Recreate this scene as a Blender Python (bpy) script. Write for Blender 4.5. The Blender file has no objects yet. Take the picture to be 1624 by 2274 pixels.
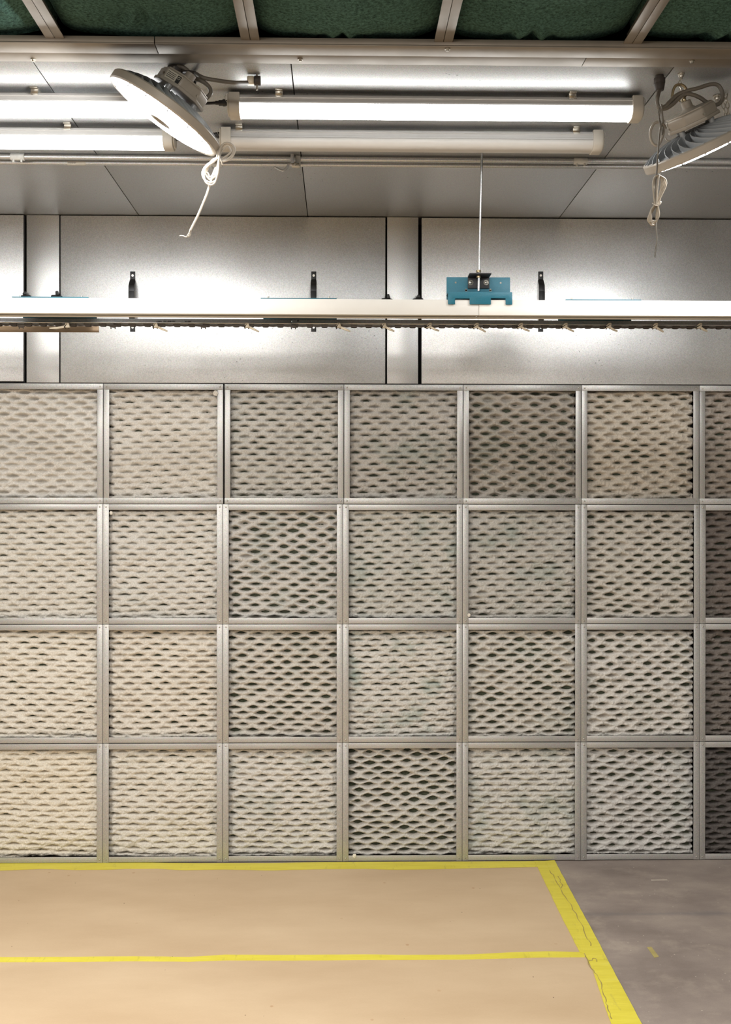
import bpy, bmesh, math, random
import numpy as np
from mathutils import Matrix, Vector

random.seed(7)
RNG = np.random.default_rng(11)
SC = bpy.context.scene
COL = SC.collection

# ------------------------------------------------------------------ camera
F, CX, CY, CZ, YAW, PITCH, ROLL = 2484.4458, 1.0006, -4.7553, 1.5123, -0.0202, -0.0028, -0.0010
SX, SY = -7.236, -5.3568
cy_, sy_, cp_, sp_, cr_, sr_ = math.cos(YAW), math.sin(YAW), math.cos(PITCH), math.sin(PITCH), math.cos(ROLL), math.sin(ROLL)
ROT = Matrix(((cy_, -sy_, 0), (sy_, cy_, 0), (0, 0, 1))) @ Matrix(((1, 0, 0), (0, cp_, -sp_), (0, sp_, cp_))) @ Matrix(((cr_, 0, sr_), (0, 1, 0), (-sr_, 0, cr_)))
RIGHT, FWD, UP = ROT.col[0], ROT.col[1], ROT.col[2]
EYE = Vector((CX, CY, CZ))
cam_data = bpy.data.cameras.new('camera')
cam_data.sensor_width = cam_data.sensor_height = 36.0
cam_data.lens = F / 2274 * 36.0
cam_data.shift_x = -SX / 2274
cam_data.shift_y = SY / 2274
cam_data.clip_start = 0.05
cam = bpy.data.objects.new('camera', cam_data)
COL.objects.link(cam)
m = Matrix((RIGHT, UP, -FWD)).transposed().to_4x4()
m.translation = EYE
cam.matrix_world = m
SC.camera = cam

# ------------------------------------------------------------------ view, world, lamps
SC.view_settings.view_transform = 'Standard'
SC.view_settings.look = 'None'
SC.view_settings.gamma = 1.0
SC.view_settings.use_curve_mapping = False
SC.view_settings.exposure = 0.0
SC.cycles.use_denoising = True
SC.cycles.max_bounces = 7
SC.cycles.diffuse_bounces = 4
SC.cycles.glossy_bounces = 4
SC.cycles.sample_clamp_indirect = 6.0
SC.cycles.caustics_reflective = False

world = bpy.data.worlds.new('world')
SC.world = world
world.use_nodes = True
world.node_tree.nodes['Background'].inputs[0].default_value = (0.9, 0.95, 1.0, 1)
world.node_tree.nodes['Background'].inputs[1].default_value = 0.05

TUBE_GLOW = 14.0
DISC_GLOW = 75.0


def ceiling_lamp(name, loc, watts, size, target, color=(1.0, 0.982, 0.955)):
    """a tube fixture of the booth, further back along the ceiling, or the added rear fill"""
    ld = bpy.data.lights.new(name, 'AREA')
    ld.shape = 'RECTANGLE'
    ld.size = size
    ld.size_y = 1.25
    ld.energy = watts
    ld.color = color
    o = bpy.data.objects.new(name, ld)
    COL.objects.link(o)
    o.location = loc
    o.rotation_euler = (0, 0, 0)
    return o


ceiling_lamp('ceiling_tube_light', (-1.0, -3.3, 2.66), 122, 0.3, (-1.0, -3.3, 0.0))
ceiling_lamp('ceiling_tube_light', (0.9, -4.0, 2.66), 75, 0.3, (0.9, -4.0, 0.0))
ceiling_lamp('ceiling_tube_light', (3.4, -4.6, 2.66), 22, 0.3, (3.4, -4.6, 0.0))
# added fill lamp, out of view at the back, tilted to brighten the wall
rear_fill = ceiling_lamp('rear_fill_light', (0.1, -6.4, 2.58), 60, 1.6, (0, 0, 0), (1.0, 0.965, 0.93))
rear_fill.data.size_y = 0.3
rear_fill.rotation_euler = (math.radians(42), 0, 0)


# ------------------------------------------------------------------ placing helpers
def ray(px, py):
    return (FWD * F + RIGHT * (px - 812 - SX) - UP * (py - 1137 - SY))


def at(px, py, Y):
    d = ray(px, py)
    return EYE + d * ((Y - EYE.y) / d.y)


def on(px, py, Z):
    d = ray(px, py)
    return EYE + d * ((Z - EYE.z) / d.z)


H = 2.744            # ceiling height
PITCH_F = 0.508      # filter frames are 20 inch squares


# ------------------------------------------------------------------ mesh helpers
class MB:
    def __init__(s):
        s.v, s.f = [], []

    def add(s, vs, fs):
        n = len(s.v)
        s.v += [tuple(p) for p in vs]
        s.f += [tuple(i + n for i in q) for q in fs]
        return s

    def box(s, x0, x1, y0, y1, z0, z1):
        vs = [(x, y, z) for z in (z0, z1) for y in (y0, y1) for x in (x0, x1)]
        return s.add(vs, [(0, 2, 3, 1), (4, 5, 7, 6), (0, 1, 5, 4), (2, 6, 7, 3), (0, 4, 6, 2), (1, 3, 7, 5)])

    def prism(s, poly, fn0, fn1):
        """closed outline poly (2-D) placed by fn0 and fn1 (2-D -> 3-D) and bridged"""
        n = len(poly)
        vs = [fn0(*p) for p in poly] + [fn1(*p) for p in poly]
        fs = [tuple(range(n - 1, -1, -1)), tuple(range(n, 2 * n))]
        fs += [(i, (i + 1) % n, n + (i + 1) % n, n + i) for i in range(n)]
        return s.add(vs, fs)

    def prism_x(s, poly, x0, x1):
        return s.prism(poly, lambda y, z: (x0, y, z), lambda y, z: (x1, y, z))

    def prism_y(s, poly, y0, y1):
        return s.prism(poly, lambda x, z: (x, y0, z), lambda x, z: (x, y1, z))

    def prism_z(s, poly, z0, z1):
        return s.prism(poly, lambda x, y: (x, y, z0), lambda x, y: (x, y, z1))

    def tube(s, pts, r, n=8, sub=6, closed=False):
        P = [Vector(p) for p in pts]
        if sub > 1 and len(P) > 2:
            Q = []
            m = len(P)
            for i in range(m if closed else m - 1):
                p1, p2 = P[i], P[(i + 1) % m]
                p0 = P[i - 1] if (closed or i > 0) else p1 * 2 - p2
                p3 = P[(i + 2) % m] if (closed or i + 2 < m) else p2 * 2 - p1
                for k in range(sub):
                    t = k / sub
                    Q.append(0.5 * ((2 * p1) + (p2 - p0) * t + (2 * p0 - 5 * p1 + 4 * p2 - p3) * t * t + (3 * p1 - p0 - 3 * p2 + p3) * t ** 3))
            if not closed:
                Q.append(P[-1])
            P = Q
        m = len(P)
        up = None
        rings = []
        for i in range(m):
            if closed:
                t = (P[(i + 1) % m] - P[i - 1])
            else:
                t = P[min(i + 1, m - 1)] - P[max(i - 1, 0)]
            if t.length < 1e-9:
                t = Vector((0, 0, 1))
            t.normalize()
            if up is None:
                up = t.orthogonal().normalized()
            up = (up - t * up.dot(t))
            if up.length < 1e-6:
                up = t.orthogonal()
            up.normalize()
            b = t.cross(up)
            rr = r(i / max(1, m - 1)) if callable(r) else r
            rings.append([P[i] + (up * math.cos(a) + b * math.sin(a)) * rr for a in [2 * math.pi * k / n for k in range(n)]])
        vs = [p for g in rings for p in g]
        fs = []
        for i in range(m if closed else m - 1):
            j = (i + 1) % m
            for k in range(n):
                l = (k + 1) % n
                fs.append((i * n + k, i * n + l, j * n + l, j * n + k))
        if not closed:
            fs.append(tuple(range(n - 1, -1, -1)))
            fs.append(tuple((m - 1) * n + k for k in range(n)))
        return s.add(vs, fs)

    def cyl(s, p0, p1, r, n=16, r1=None):
        p0, p1 = Vector(p0), Vector(p1)
        t = (p1 - p0).normalized()
        u = t.orthogonal().normalized()
        b = t.cross(u)
        r1 = r if r1 is None else r1
        A = [2 * math.pi * k / n for k in range(n)]
        vs = [p0 + (u * math.cos(a) + b * math.sin(a)) * r for a in A] + [p1 + (u * math.cos(a) + b * math.sin(a)) * r1 for a in A]
        fs = [tuple(range(n - 1, -1, -1)), tuple(range(n, 2 * n))] + [(k, (k + 1) % n, n + (k + 1) % n, n + k) for k in range(n)]
        return s.add(vs, fs)

    def lathe(s, prof, n=48):
        """prof: (r, z) pairs round the local z axis, closed to the axis where r = 0"""
        vs, idx = [], []
        for r, z in prof:
            if r < 1e-7:
                idx.append([len(vs)] * n)
                vs.append((0, 0, z))
            else:
                idx.append(list(range(len(vs), len(vs) + n)))
                vs += [(r * math.cos(2 * math.pi * k / n), r * math.sin(2 * math.pi * k / n), z) for k in range(n)]
        fs = []
        for a, b in zip(idx[:-1], idx[1:]):
            for k in range(n):
                l = (k + 1) % n
                q = [a[k], a[l], b[l], b[k]]
                q = [x for i, x in enumerate(q) if x not in q[:i]]
                if len(q) > 2:
                    fs.append(tuple(q))
        return s.add(vs, fs)

    def build(s, name, mat, parent=None, bevel=0.0, smooth=40, world=False, seg=2):
        me = bpy.data.meshes.new(name)
        vs = s.v
        if world and parent is not None:
            inv = MATS.get(parent.name, Matrix.Identity(4)).inverted()
            vs = [inv @ Vector(p) for p in vs]
        me.from_pydata([tuple(p) for p in vs], [], s.f)
        bm = bmesh.new()
        bm.from_mesh(me)
        bmesh.ops.recalc_face_normals(bm, faces=bm.faces)
        if bevel:
            es = [e for e in bm.edges if len(e.link_faces) == 2 and e.calc_face_angle(0) > 0.6]
            bmesh.ops.bevel(bm, geom=es, offset=bevel, segments=seg, affect='EDGES', profile=0.5, clamp_overlap=True)
        bm.to_mesh(me)
        bm.free()
        if smooth:
            me.polygons.foreach_set('use_smooth', [True] * len(me.polygons))
            me.set_sharp_from_angle(angle=math.radians(smooth))
        me.materials.append(mat)
        o = bpy.data.objects.new(name, me)
        COL.objects.link(o)
        if parent is not None:
            o.parent = parent
            MATS[o.name] = MATS.get(parent.name, Matrix.Identity(4))
        return o


MATS = {}


def tag(o, label=None, cat=None, group=None, kind=None):
    if label:
        o['label'] = label
    if cat:
        o['category'] = cat
    if group:
        o['group'] = group
    if kind:
        o['kind'] = kind
    return o


def thing(name, label, cat, mat=None, loc=(0, 0, 0), group=None):
    o = bpy.data.objects.new(name, None)
    COL.objects.link(o)
    o.empty_display_size = 0.05
    if mat is None:
        mat = Matrix.Translation(loc)
    o.matrix_world = mat
    MATS[o.name] = mat.copy()
    return tag(o, label, cat, group)


def struct(o):
    o['kind'] = 'structure'
    return o


def copy_part(o, parent, loc=None):
    c = o.copy()
    COL.objects.link(c)
    c.parent = parent
    if loc is not None:
        c.location = loc
    return c


# ------------------------------------------------------------------ materials
def srgb(r, g, b):
    f = lambda c: ((c / 255) / 12.92) if c / 255 <= 0.04045 else (((c / 255) + 0.055) / 1.055) ** 2.4
    return (f(r), f(g), f(b), 1.0)


def new_mat(name):
    mt = bpy.data.materials.new(name)
    mt.use_nodes = True
    nt = mt.node_tree
    return mt, nt, nt.nodes['Principled BSDF']


def N(nt, kind, **kw):
    n = nt.nodes.new(kind)
    for k, v in kw.items():
        if k.startswith('i_'):
            n.inputs[k[2:].replace('_', ' ')].default_value = v
        else:
            setattr(n, k, v)
    return n


def coords(nt, scale=(1, 1, 1), loc=(0, 0, 0)):
    tc = N(nt, 'ShaderNodeTexCoord')
    mp = N(nt, 'ShaderNodeMapping')
    mp.inputs['Scale'].default_value = scale
    mp.inputs['Location'].default_value = loc
    nt.links.new(tc.outputs['Object'], mp.inputs['Vector'])
    return mp.outputs['Vector']


def noise(nt, vec, scale, detail=4.0, rough=0.55):
    n = N(nt, 'ShaderNodeTexNoise')
    n.inputs['Scale'].default_value = scale
    n.inputs['Detail'].default_value = detail
    n.inputs['Roughness'].default_value = rough
    nt.links.new(vec, n.inputs['Vector'])
    return n.outputs['Fac']


def ramp(nt, fac, stops):
    r = N(nt, 'ShaderNodeValToRGB')
    e = r.color_ramp.elements
    while len(e) < len(stops):
        e.new(0.5)
    for i, (p, c) in enumerate(stops):
        e[i].position = p
        e[i].color = c if len(c) == 4 else (*c, 1)
    nt.links.new(fac, r.inputs['Fac'])
    return r.outputs['Color']


def mix(nt, fac, a, b, mode='MIX'):
    n = N(nt, 'ShaderNodeMix', data_type='RGBA', blend_type=mode)
    for sock, val in (('Factor', fac), ('A', a), ('B', b)):
        # the float factor is input 0, the colours are 6 and 7
        i = {'Factor': 0, 'A': 6, 'B': 7}[sock]
        if hasattr(val, 'is_linked'):
            nt.links.new(val, n.inputs[i])
        else:
            n.inputs[i].default_value = val
    return n.outputs[2]


def g3(v):
    return (v, v, v, 1)


def plain(name, col, rough=0.5, metal=0.0, var=0.12, scale=30.0, bump=0.0, coat=0.0):
    mt, nt, b = new_mat(name)
    vec = coords(nt)
    n = noise(nt, vec, scale, 5)
    c0 = tuple(c * (1 - var) for c in col[:3]) + (1,)
    c1 = tuple(min(1, c * (1 + var)) for c in col[:3]) + (1,)
    nt.links.new(ramp(nt, n, [(0.3, c0), (0.7, c1)]), b.inputs['Base Color'])
    r = ramp(nt, noise(nt, vec, scale * 0.4, 3), [(0.3, g3(max(0.02, rough - 0.06))), (0.7, g3(min(1, rough + 0.06)))])
    nt.links.new(r, b.inputs['Roughness'])
    b.inputs['Metallic'].default_value = metal
    if coat:
        b.inputs['Coat Weight'].default_value = coat
    if bump:
        bp = N(nt, 'ShaderNodeBump')
        bp.inputs['Strength'].default_value = bump
        bp.inputs['Distance'].default_value = 0.002
        nt.links.new(n, bp.inputs['Height'])
        nt.links.new(bp.outputs['Normal'], b.inputs['Normal'])
    return mt


def galvanized(name, tone=0.6, rough=0.4, stretch=(1, 1, 1), metal=0.9, scratch=0.35, tint=(1, 0.995, 0.975), spots=0.0, bump=0.05):
    mt, nt, b = new_mat(name)
    vec = coords(nt, stretch)
    sp = N(nt, 'ShaderNodeTexVoronoi')
    sp.inputs['Scale'].default_value = 260.0
    nt.links.new(coords(nt), sp.inputs['Vector'])
    grain = noise(nt, vec, 300, 4, 0.75)
    cloud = noise(nt, vec, 3.2, 5, 0.6)
    lo = tuple(tone * 0.78 * t for t in tint) + (1,)
    hi = tuple(min(1, tone * 1.2 * t) for t in tint) + (1,)
    base = ramp(nt, grain, [(0.32, lo), (0.68, hi)])
    base = mix(nt, 0.10, base, sp.outputs['Color'], 'SOFT_LIGHT')
    base = mix(nt, 0.5, base, ramp(nt, cloud, [(0.3, g3(0.44)), (0.7, g3(0.56))]), 'SOFT_LIGHT')
    # long fine scratches
    sv = coords(nt, (9, 9, 1.3), (3.1, 0, 0.7))
    s1 = noise(nt, sv, 22, 2, 0.4)
    scr = ramp(nt, s1, [(0.70, g3(0)), (0.76, g3(1))])
    gate = ramp(nt, noise(nt, coords(nt, (1, 1, 1), (5, 2, 1)), 4, 2), [(0.52, g3(0)), (0.66, g3(scratch))])
    scf = mix(nt, 1.0, scr, gate, 'MULTIPLY')
    base = mix(nt, scf, base, g3(min(1, tone * 1.35)))
    if spots:
        v = N(nt, 'ShaderNodeTexVoronoi')
        v.inputs['Scale'].default_value = 38
        nt.links.new(coords(nt, (1, 1, 1), (0.3, 0.1, 0.2)), v.inputs['Vector'])
        dots = ramp(nt, v.outputs['Distance'], [(0.06, g3(1)), (0.13, g3(0))])
        area = ramp(nt, noise(nt, vec, 2.3, 2), [(0.54, g3(0)), (0.62, g3(spots))])
        base = mix(nt, mix(nt, 1.0, dots, area, 'MULTIPLY'), base, (0.03, 0.03, 0.03, 1))
    nt.links.new(base, b.inputs['Base Color'])
    rr = ramp(nt, cloud, [(0.25, g3(rough - 0.07)), (0.75, g3(rough + 0.07))])
    nt.links.new(rr, b.inputs['Roughness'])
    b.inputs['Metallic'].default_value = metal
    bp = N(nt, 'ShaderNodeBump')
    bp.inputs['Strength'].default_value = bump
    bp.inputs['Distance'].default_value = 0.001
    nt.links.new(grain, bp.inputs['Height'])
    nt.links.new(bp.outputs['Normal'], b.inputs['Normal'])
    return mt


def glow(name, col, strength):
    mt, nt, b = new_mat(name)
    b.inputs['Base Color'].default_value = (0.9, 0.9, 0.9, 1)
    b.inputs['Emission Color'].default_value = col
    b.inputs['Emission Strength'].default_value = strength
    b.inputs['Roughness'].default_value = 0.4
    return mt


M = {}
M['wall'] = galvanized('galvanized_wall_sheet', 0.64, 0.40, metal=0.92, spots=0.5)
M['post'] = galvanized('galvanized_post_sheet', 0.64, 0.40, metal=0.92, spots=0.3)
M['ceiling'] = galvanized('galvanized_ceiling_sheet', 0.46, 0.46, metal=0.78, spots=0.8)
M['frame'] = galvanized('galvanized_frame_steel', 0.46, 0.48, metal=0.6, scratch=0.2, bump=0.02, tint=(1, 0.96, 0.9))
M['track'] = galvanized('galvanized_track_steel', 0.45, 0.42, scratch=0.1)
M['conduit'] = galvanized('zinc_conduit', 0.55, 0.34, scratch=0.1)
M['trim'] = plain('bare_trim_metal', srgb(140, 130, 117), 0.5, 0.45, 0.08, 14)
M['dark_back'] = plain('dark_plenum_sheet', srgb(40, 38, 36), 0.8)
M['shell'] = plain('booth_shell_paint', srgb(190, 186, 178), 0.6)
M['white_alu'] = plain('white_coated_aluminium', srgb(226, 221, 212), 0.36, 0.0, 0.03, 9)
M['black'] = plain('black_plastic', srgb(30, 30, 31), 0.45)
M['black_paint'] = plain('black_powder_coat', srgb(38, 36, 36), 0.5)
M['teal'] = plain('teal_hammered_paint', srgb(18, 100, 118), 0.42, 0.0, 0.16, 420, 0.25)
M['zinc'] = plain('zinc_fastener', srgb(190, 184, 172), 0.3, 0.95)
M['brass'] = plain('yellow_zinc_nut', srgb(170, 154, 122), 0.35, 0.9)
M['clip'] = plain('cast_clip_metal', srgb(206, 194, 172), 0.45, 0.35)
M['chain_dark'] = plain('oiled_chain_steel', srgb(74, 66, 58), 0.5, 0.6)
M['lamp_shell'] = plain('light_grey_lamp_casting', srgb(170, 161, 148), 0.45, 0.1, 0.05, 12)
M['fin'] = plain('grey_painted_fins', srgb(168, 170, 171), 0.4, 0.2, 0.06, 12)
M['housing'] = plain('ridged_tube_housing', srgb(186, 183, 178), 0.45, 0.1, 0.04, 20)
M['cap'] = plain('cream_end_cap_plastic', srgb(196, 188, 174), 0.5, 0.0, 0.05, 20)
M['diffuser_off'] = plain('milky_diffuser', srgb(206, 201, 193), 0.4, 0.0, 0.02, 6)
M['tube_on'] = glow('lit_tube_diffuser', (0.97, 0.99, 1.0, 1), TUBE_GLOW)
M['disc_on'] = glow('lit_disc_lens', (0.98, 0.99, 1.0, 1), DISC_GLOW)
M['cable'] = plain('grey_cable_jacket', srgb(112, 105, 94), 0.5, 0.0, 0.06, 40)
M['white_cord'] = plain('white_cord_jacket', srgb(200, 191, 177), 0.45, 0.0, 0.04, 40)
M['dark_cable'] = plain('dark_grey_gland', srgb(58, 52, 47), 0.55)
M['plate_print'] = plain('black_print', srgb(34, 32, 30), 0.6)
M['plate'] = plain('printed_plate', srgb(196, 188, 172), 0.5)
M['clear'] = plain('clear_strap_plastic', srgb(214, 212, 204), 0.25)
M['tan_cord'] = plain('tan_cord_jacket', srgb(168, 156, 138), 0.5, 0.0, 0.06, 40)
M['crease'] = plain('grey_crease', srgb(160, 142, 84), 0.8)  # duller and darker than the tape around it
M['wax'] = plain('pale_loose_fluff', srgb(222, 214, 200), 0.95, 0, 0.1, 300, 0.4)


def tape_mat():
    mt, nt, b = new_mat('yellow_floor_tape')
    vec = coords(nt)
    n = noise(nt, coords(nt, (1.2, 6, 1)), 5, 5, 0.6)
    col = ramp(nt, n, [(0.25, srgb(214, 197, 58)), (0.6, srgb(226, 211, 74)), (0.85, srgb(224, 211, 108))])
    # scuffs
    sc = ramp(nt, noise(nt, coords(nt, (6, 1.2, 1), (1, 3, 0)), 7, 6, 0.7), [(0.58, g3(0)), (0.76, g3(0.5))])
    col = mix(nt, sc, col, srgb(150, 134, 84))
    nt.links.new(col, b.inputs['Base Color'])
    b.inputs['Roughness'].default_value = 0.5
    bp = N(nt, 'ShaderNodeBump')
    bp.inputs['Strength'].default_value = 0.25
    bp.inputs['Distance'].default_value = 0.004
    nt.links.new(noise(nt, coords(nt, (1, 9, 1)), 9, 3), bp.inputs['Height'])
    nt.links.new(bp.outputs['Normal'], b.inputs['Normal'])
    return mt


def paper_mat():
    mt, nt, b = new_mat('brown_masking_paper')
    big = noise(nt, coords(nt, (0.6, 1.4, 1)), 2.4, 6, 0.6)
    col = ramp(nt, big, [(0.25, srgb(190, 162, 128)), (0.75, srgb(210, 184, 150))])
    fine = noise(nt, coords(nt, (1, 3, 1)), 160, 3, 0.7)
    col = mix(nt, 0.35, col, ramp(nt, fine, [(0.3, g3(0.42)), (0.7, g3(0.58))]), 'SOFT_LIGHT')
    v = N(nt, 'ShaderNodeTexVoronoi')
    v.inputs['Scale'].default_value = 11
    nt.links.new(coords(nt, (1, 0.8, 1), (0.37, 0.2, 0)), v.inputs['Vector'])
    dots = ramp(nt, v.outputs['Distance'], [(0.05, g3(0.55)), (0.085, g3(0))])
    gate = ramp(nt, noise(nt, coords(nt, (1, 1, 1), (2.2, 0, 0)), 1.6, 2), [(0.5, g3(0)), (0.58, g3(1))])
    col = mix(nt, mix(nt, 1.0, dots, gate, 'MULTIPLY'), col, srgb(170, 124, 84))
    v2 = N(nt, 'ShaderNodeTexVoronoi')
    v2.inputs['Scale'].default_value = 16
    nt.links.new(coords(nt, (1, 0.6, 1)), v2.inputs['Vector'])
    col = mix(nt, ramp(nt, v2.outputs['Distance'], [(0.025, g3(0.8)), (0.04, g3(0))]), col, srgb(110, 84, 58))
    nt.links.new(col, b.inputs['Base Color'])
    b.inputs['Roughness'].default_value = 0.6
    bp = N(nt, 'ShaderNodeBump')
    bp.inputs['Strength'].default_value = 0.12
    bp.inputs['Distance'].default_value = 0.01
    nt.links.new(big, bp.inputs['Height'])
    nt.links.new(bp.outputs['Normal'], b.inputs['Normal'])
    return mt


def floor_mat():
    mt, nt, b = new_mat('worn_concrete_floor')
    n1 = noise(nt, coords(nt, (1, 1.6, 1)), 2.2, 8, 0.62)
    col = ramp(nt, n1, [(0.22, srgb(116, 103, 95)), (0.5, srgb(148, 134, 124)), (0.8, srgb(176, 161, 147))])
    n2 = noise(nt, coords(nt), 240, 3, 0.7)
    col = mix(nt, 0.5, col, ramp(nt, n2, [(0.3, g3(0.4)), (0.7, g3(0.6))]), 'SOFT_LIGHT')
    # dusty swirls
    sw = ramp(nt, noise(nt, coords(nt, (1, 1, 1), (4, 1, 0)), 6, 7, 0.7), [(0.52, g3(0)), (0.78, g3(0.5))])
    col = mix(nt, sw, col, srgb(196, 180, 162))
    # paint flecks
    v = N(nt, 'ShaderNodeTexVoronoi')
    v.inputs['Scale'].default_value = 26
    nt.links.new(coords(nt, (1, 1, 1), (0.1, 0.6, 0)), v.inputs['Vector'])
    col = mix(nt, ramp(nt, v.outputs['Distance'], [(0.04, g3(0.8)), (0.07, g3(0))]), col, srgb(214, 202, 186))
    # old blue-grey painted line running parallel to the wall
    tc = N(nt, 'ShaderNodeTexCoord')
    sep = N(nt, 'ShaderNodeSeparateXYZ')
    nt.links.new(tc.outputs['Object'], sep.inputs[0])
    y0 = on(1500, 2029, 0).y
    sub = N(nt, 'ShaderNodeMath', operation='SUBTRACT')
    nt.links.new(sep.outputs['Y'], sub.inputs[0])
    sub.inputs[1].default_value = y0
    ab = N(nt, 'ShaderNodeMath', operation='ABSOLUTE')
    nt.links.new(sub.outputs[0], ab.inputs[0])
    wob = N(nt, 'ShaderNodeMath', operation='MULTIPLY_ADD')
    nt.links.new(noise(nt, coords(nt), 9, 5), wob.inputs[0])
    wob.inputs[1].default_value = 0.055
    nt.links.new(ab.outputs[0], wob.inputs[2])
    line = ramp(nt, wob.outputs[0], [(0.026, g3(0.42)), (0.052, g3(0))])
    col = mix(nt, line, col, srgb(104, 102, 104))
    nt.links.new(col, b.inputs['Base Color'])
    b.inputs['Roughness'].default_value = 0.5
    bp = N(nt, 'ShaderNodeBump')
    bp.inputs['Strength'].default_value = 0.15
    bp.inputs['Distance'].default_value = 0.003
    nt.links.new(n2, bp.inputs['Height'])
    nt.links.new(bp.outputs['Normal'], b.inputs['Normal'])
    return mt


def fleece_mat(name, dark, light, scale=90):
    mt, nt, b = new_mat(name)
    fib = noise(nt, coords(nt, (1, 1, 1)), scale, 6, 0.75)
    big = noise(nt, coords(nt), 4, 4)
    col = ramp(nt, fib, [(0.3, dark), (0.72, light)])
    col = mix(nt, 0.6, col, ramp(nt, big, [(0.3, g3(0.38)), (0.7, g3(0.62))]), 'SOFT_LIGHT')
    nt.links.new(col, b.inputs['Base Color'])
    b.inputs['Roughness'].default_value = 0.95
    b.inputs['Specular IOR Level'].default_value = 0.1
    bp = N(nt, 'ShaderNodeBump')
    bp.inputs['Strength'].default_value = 0.5
    bp.inputs['Distance'].default_value = 0.004
    nt.links.new(fib, bp.inputs['Height'])
    nt.links.new(bp.outputs['Normal'], b.inputs['Normal'])
    return mt


def pad_mat(name, col, teal):
    mt, nt, b = new_mat(name)
    vec = coords(nt)
    fuzz = noise(nt, vec, 300, 5, 0.8)
    lo = tuple(c * 0.62 for c in col[:3]) + (1,)
    hi = tuple(min(1, c * 1.22) for c in col[:3]) + (1,)
    c = ramp(nt, fuzz, [(0.3, lo), (0.7, hi)])
    big = noise(nt, coords(nt, (1, 1, 1.6), (random.random() * 9, 0, random.random() * 9)), 3.4, 3)
    c = mix(nt, 0.5, c, ramp(nt, big, [(0.3, g3(0.42)), (0.7, g3(0.58))]), 'SOFT_LIGHT')
    if teal:
        t = ramp(nt, noise(nt, coords(nt, (1, 1, 1), (random.random() * 9, 0, 3)), 7, 3), [(0.52, g3(0)), (0.72, g3(teal))])
        c = mix(nt, t, c, srgb(120, 146, 134))
    nt.links.new(c, b.inputs['Base Color'])
    b.inputs['Roughness'].default_value = 1.0
    b.inputs['Specular IOR Level'].default_value = 0.05
    bp = N(nt, 'ShaderNodeBump')
    bp.inputs['Strength'].default_value = 0.8
    bp.inputs['Distance'].default_value = 0.003
    nt.links.new(fuzz, bp.inputs['Height'])
    nt.links.new(bp.outputs['Normal'], b.inputs['Normal'])
    return mt


M['tape'] = tape_mat()
M['paper'] = paper_mat()
M['floor'] = floor_mat()
M['green'] = fleece_mat('dark_green_fibre_blanket', srgb(18, 34, 30), srgb(96, 132, 120), 130)
M['backing'] = fleece_mat('dark_green_backing_fleece', srgb(52, 58, 48), srgb(96, 100, 84), 200)

# ------------------------------------------------------------------ the room shell
XL, XR, YB = -3.2, 4.6, -7.6
struct(MB().box(XL, XR, YB, 0.35, -0.06, 0.0).build('floor', M['floor']))
struct(MB().box(XL, XR, 0.13, 0.35, 0.0, H + 0.3).build('wall_back', M['dark_back']))
struct(MB().box(XL - 0.1, XL, YB, 0.35, 0.0, H + 0.3).build('wall_left', M['shell']))
struct(MB().box(XR, XR + 0.1, YB, 0.35, 0.0, H + 0.3).build('wall_right', M['shell']))
struct(MB().box(XL, XR, YB - 0.1, YB, 0.0, H + 0.3).build('wall_front', M['shell']))

# galvanized ceiling sheets with open seams; the seams run towards the wall
YF = -1.648
seam_x = [XL, -0.60, on(235, 372, H).x, on(683, 474, H).x, on(1323, 378, H).x, 2.75, XR]
mb = MB()
for a, b2 in zip(seam_x[:-1], seam_x[1:]):
    mb.box(a + 0.0016, b2 - 0.0016, YF, 0.13, H, H + 0.02)
struct(mb.build('ceiling', M['ceiling'], bevel=0.0008))
struct(MB().box(XL, XR, YF, 0.13, H + 0.03, H + 0.05).build('ceiling_roof_sheet', M['dark_back']))

# flat bar and angle along the front edge of the metal ceiling
for nm, y_near, y_far, z0, cut, xs in (('trim_1', on(900, 120, H).y, YF + 0.004, H - 0.004, on(1300, 130, H).x, 0), ('trim_2', on(900, 101, H - .006).y, on(900, 119, H).y - 0.0015, H - 0.008, on(350, 108, H).x, 0)):
    mb = MB()
    for a, b2 in ((XL, cut - 0.001), (cut + 0.001, XR)):
        mb.box(a, b2, y_near, y_far, z0, z0 + 0.004)
        mb.box(a, b2, y_near, y_near + 0.003, z0 + 0.004, z0 + (0.012 if nm == 'trim_1' else 0.02))
    struct(mb.build(nm, M['trim'], bevel=0.0008))
Y_OPEN = on(900, 101, H).y

# little screws under the trim
tk = MB().cyl((0, 0, 0), (0, 0, -0.003), 0.0075, 12).cyl((0, 0, -0.003), (0, 0, -0.007), 0.0045, 6)
sc0 = None
for px, py, where in ((74, 131, 'near the left seam'), (667, 131, 'above the middle seam'), (994, 108, 'below the third roof bar'), (1537, 135, 'above the right-hand lamp')):
    p = on(px, py, H - 0.0045 if py > 120 else H - 0.0085)
    if sc0 is None:
        sc0 = tk.build('trim_screw', M['zinc'])
        o = sc0
    else:
        o = sc0.copy()
        COL.objects.link(o)
    o.location = p
    tag(o, 'small zinc screw under the ceiling edge trim, ' + where, 'screw', 'screws under the ceiling edge trim')

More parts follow.
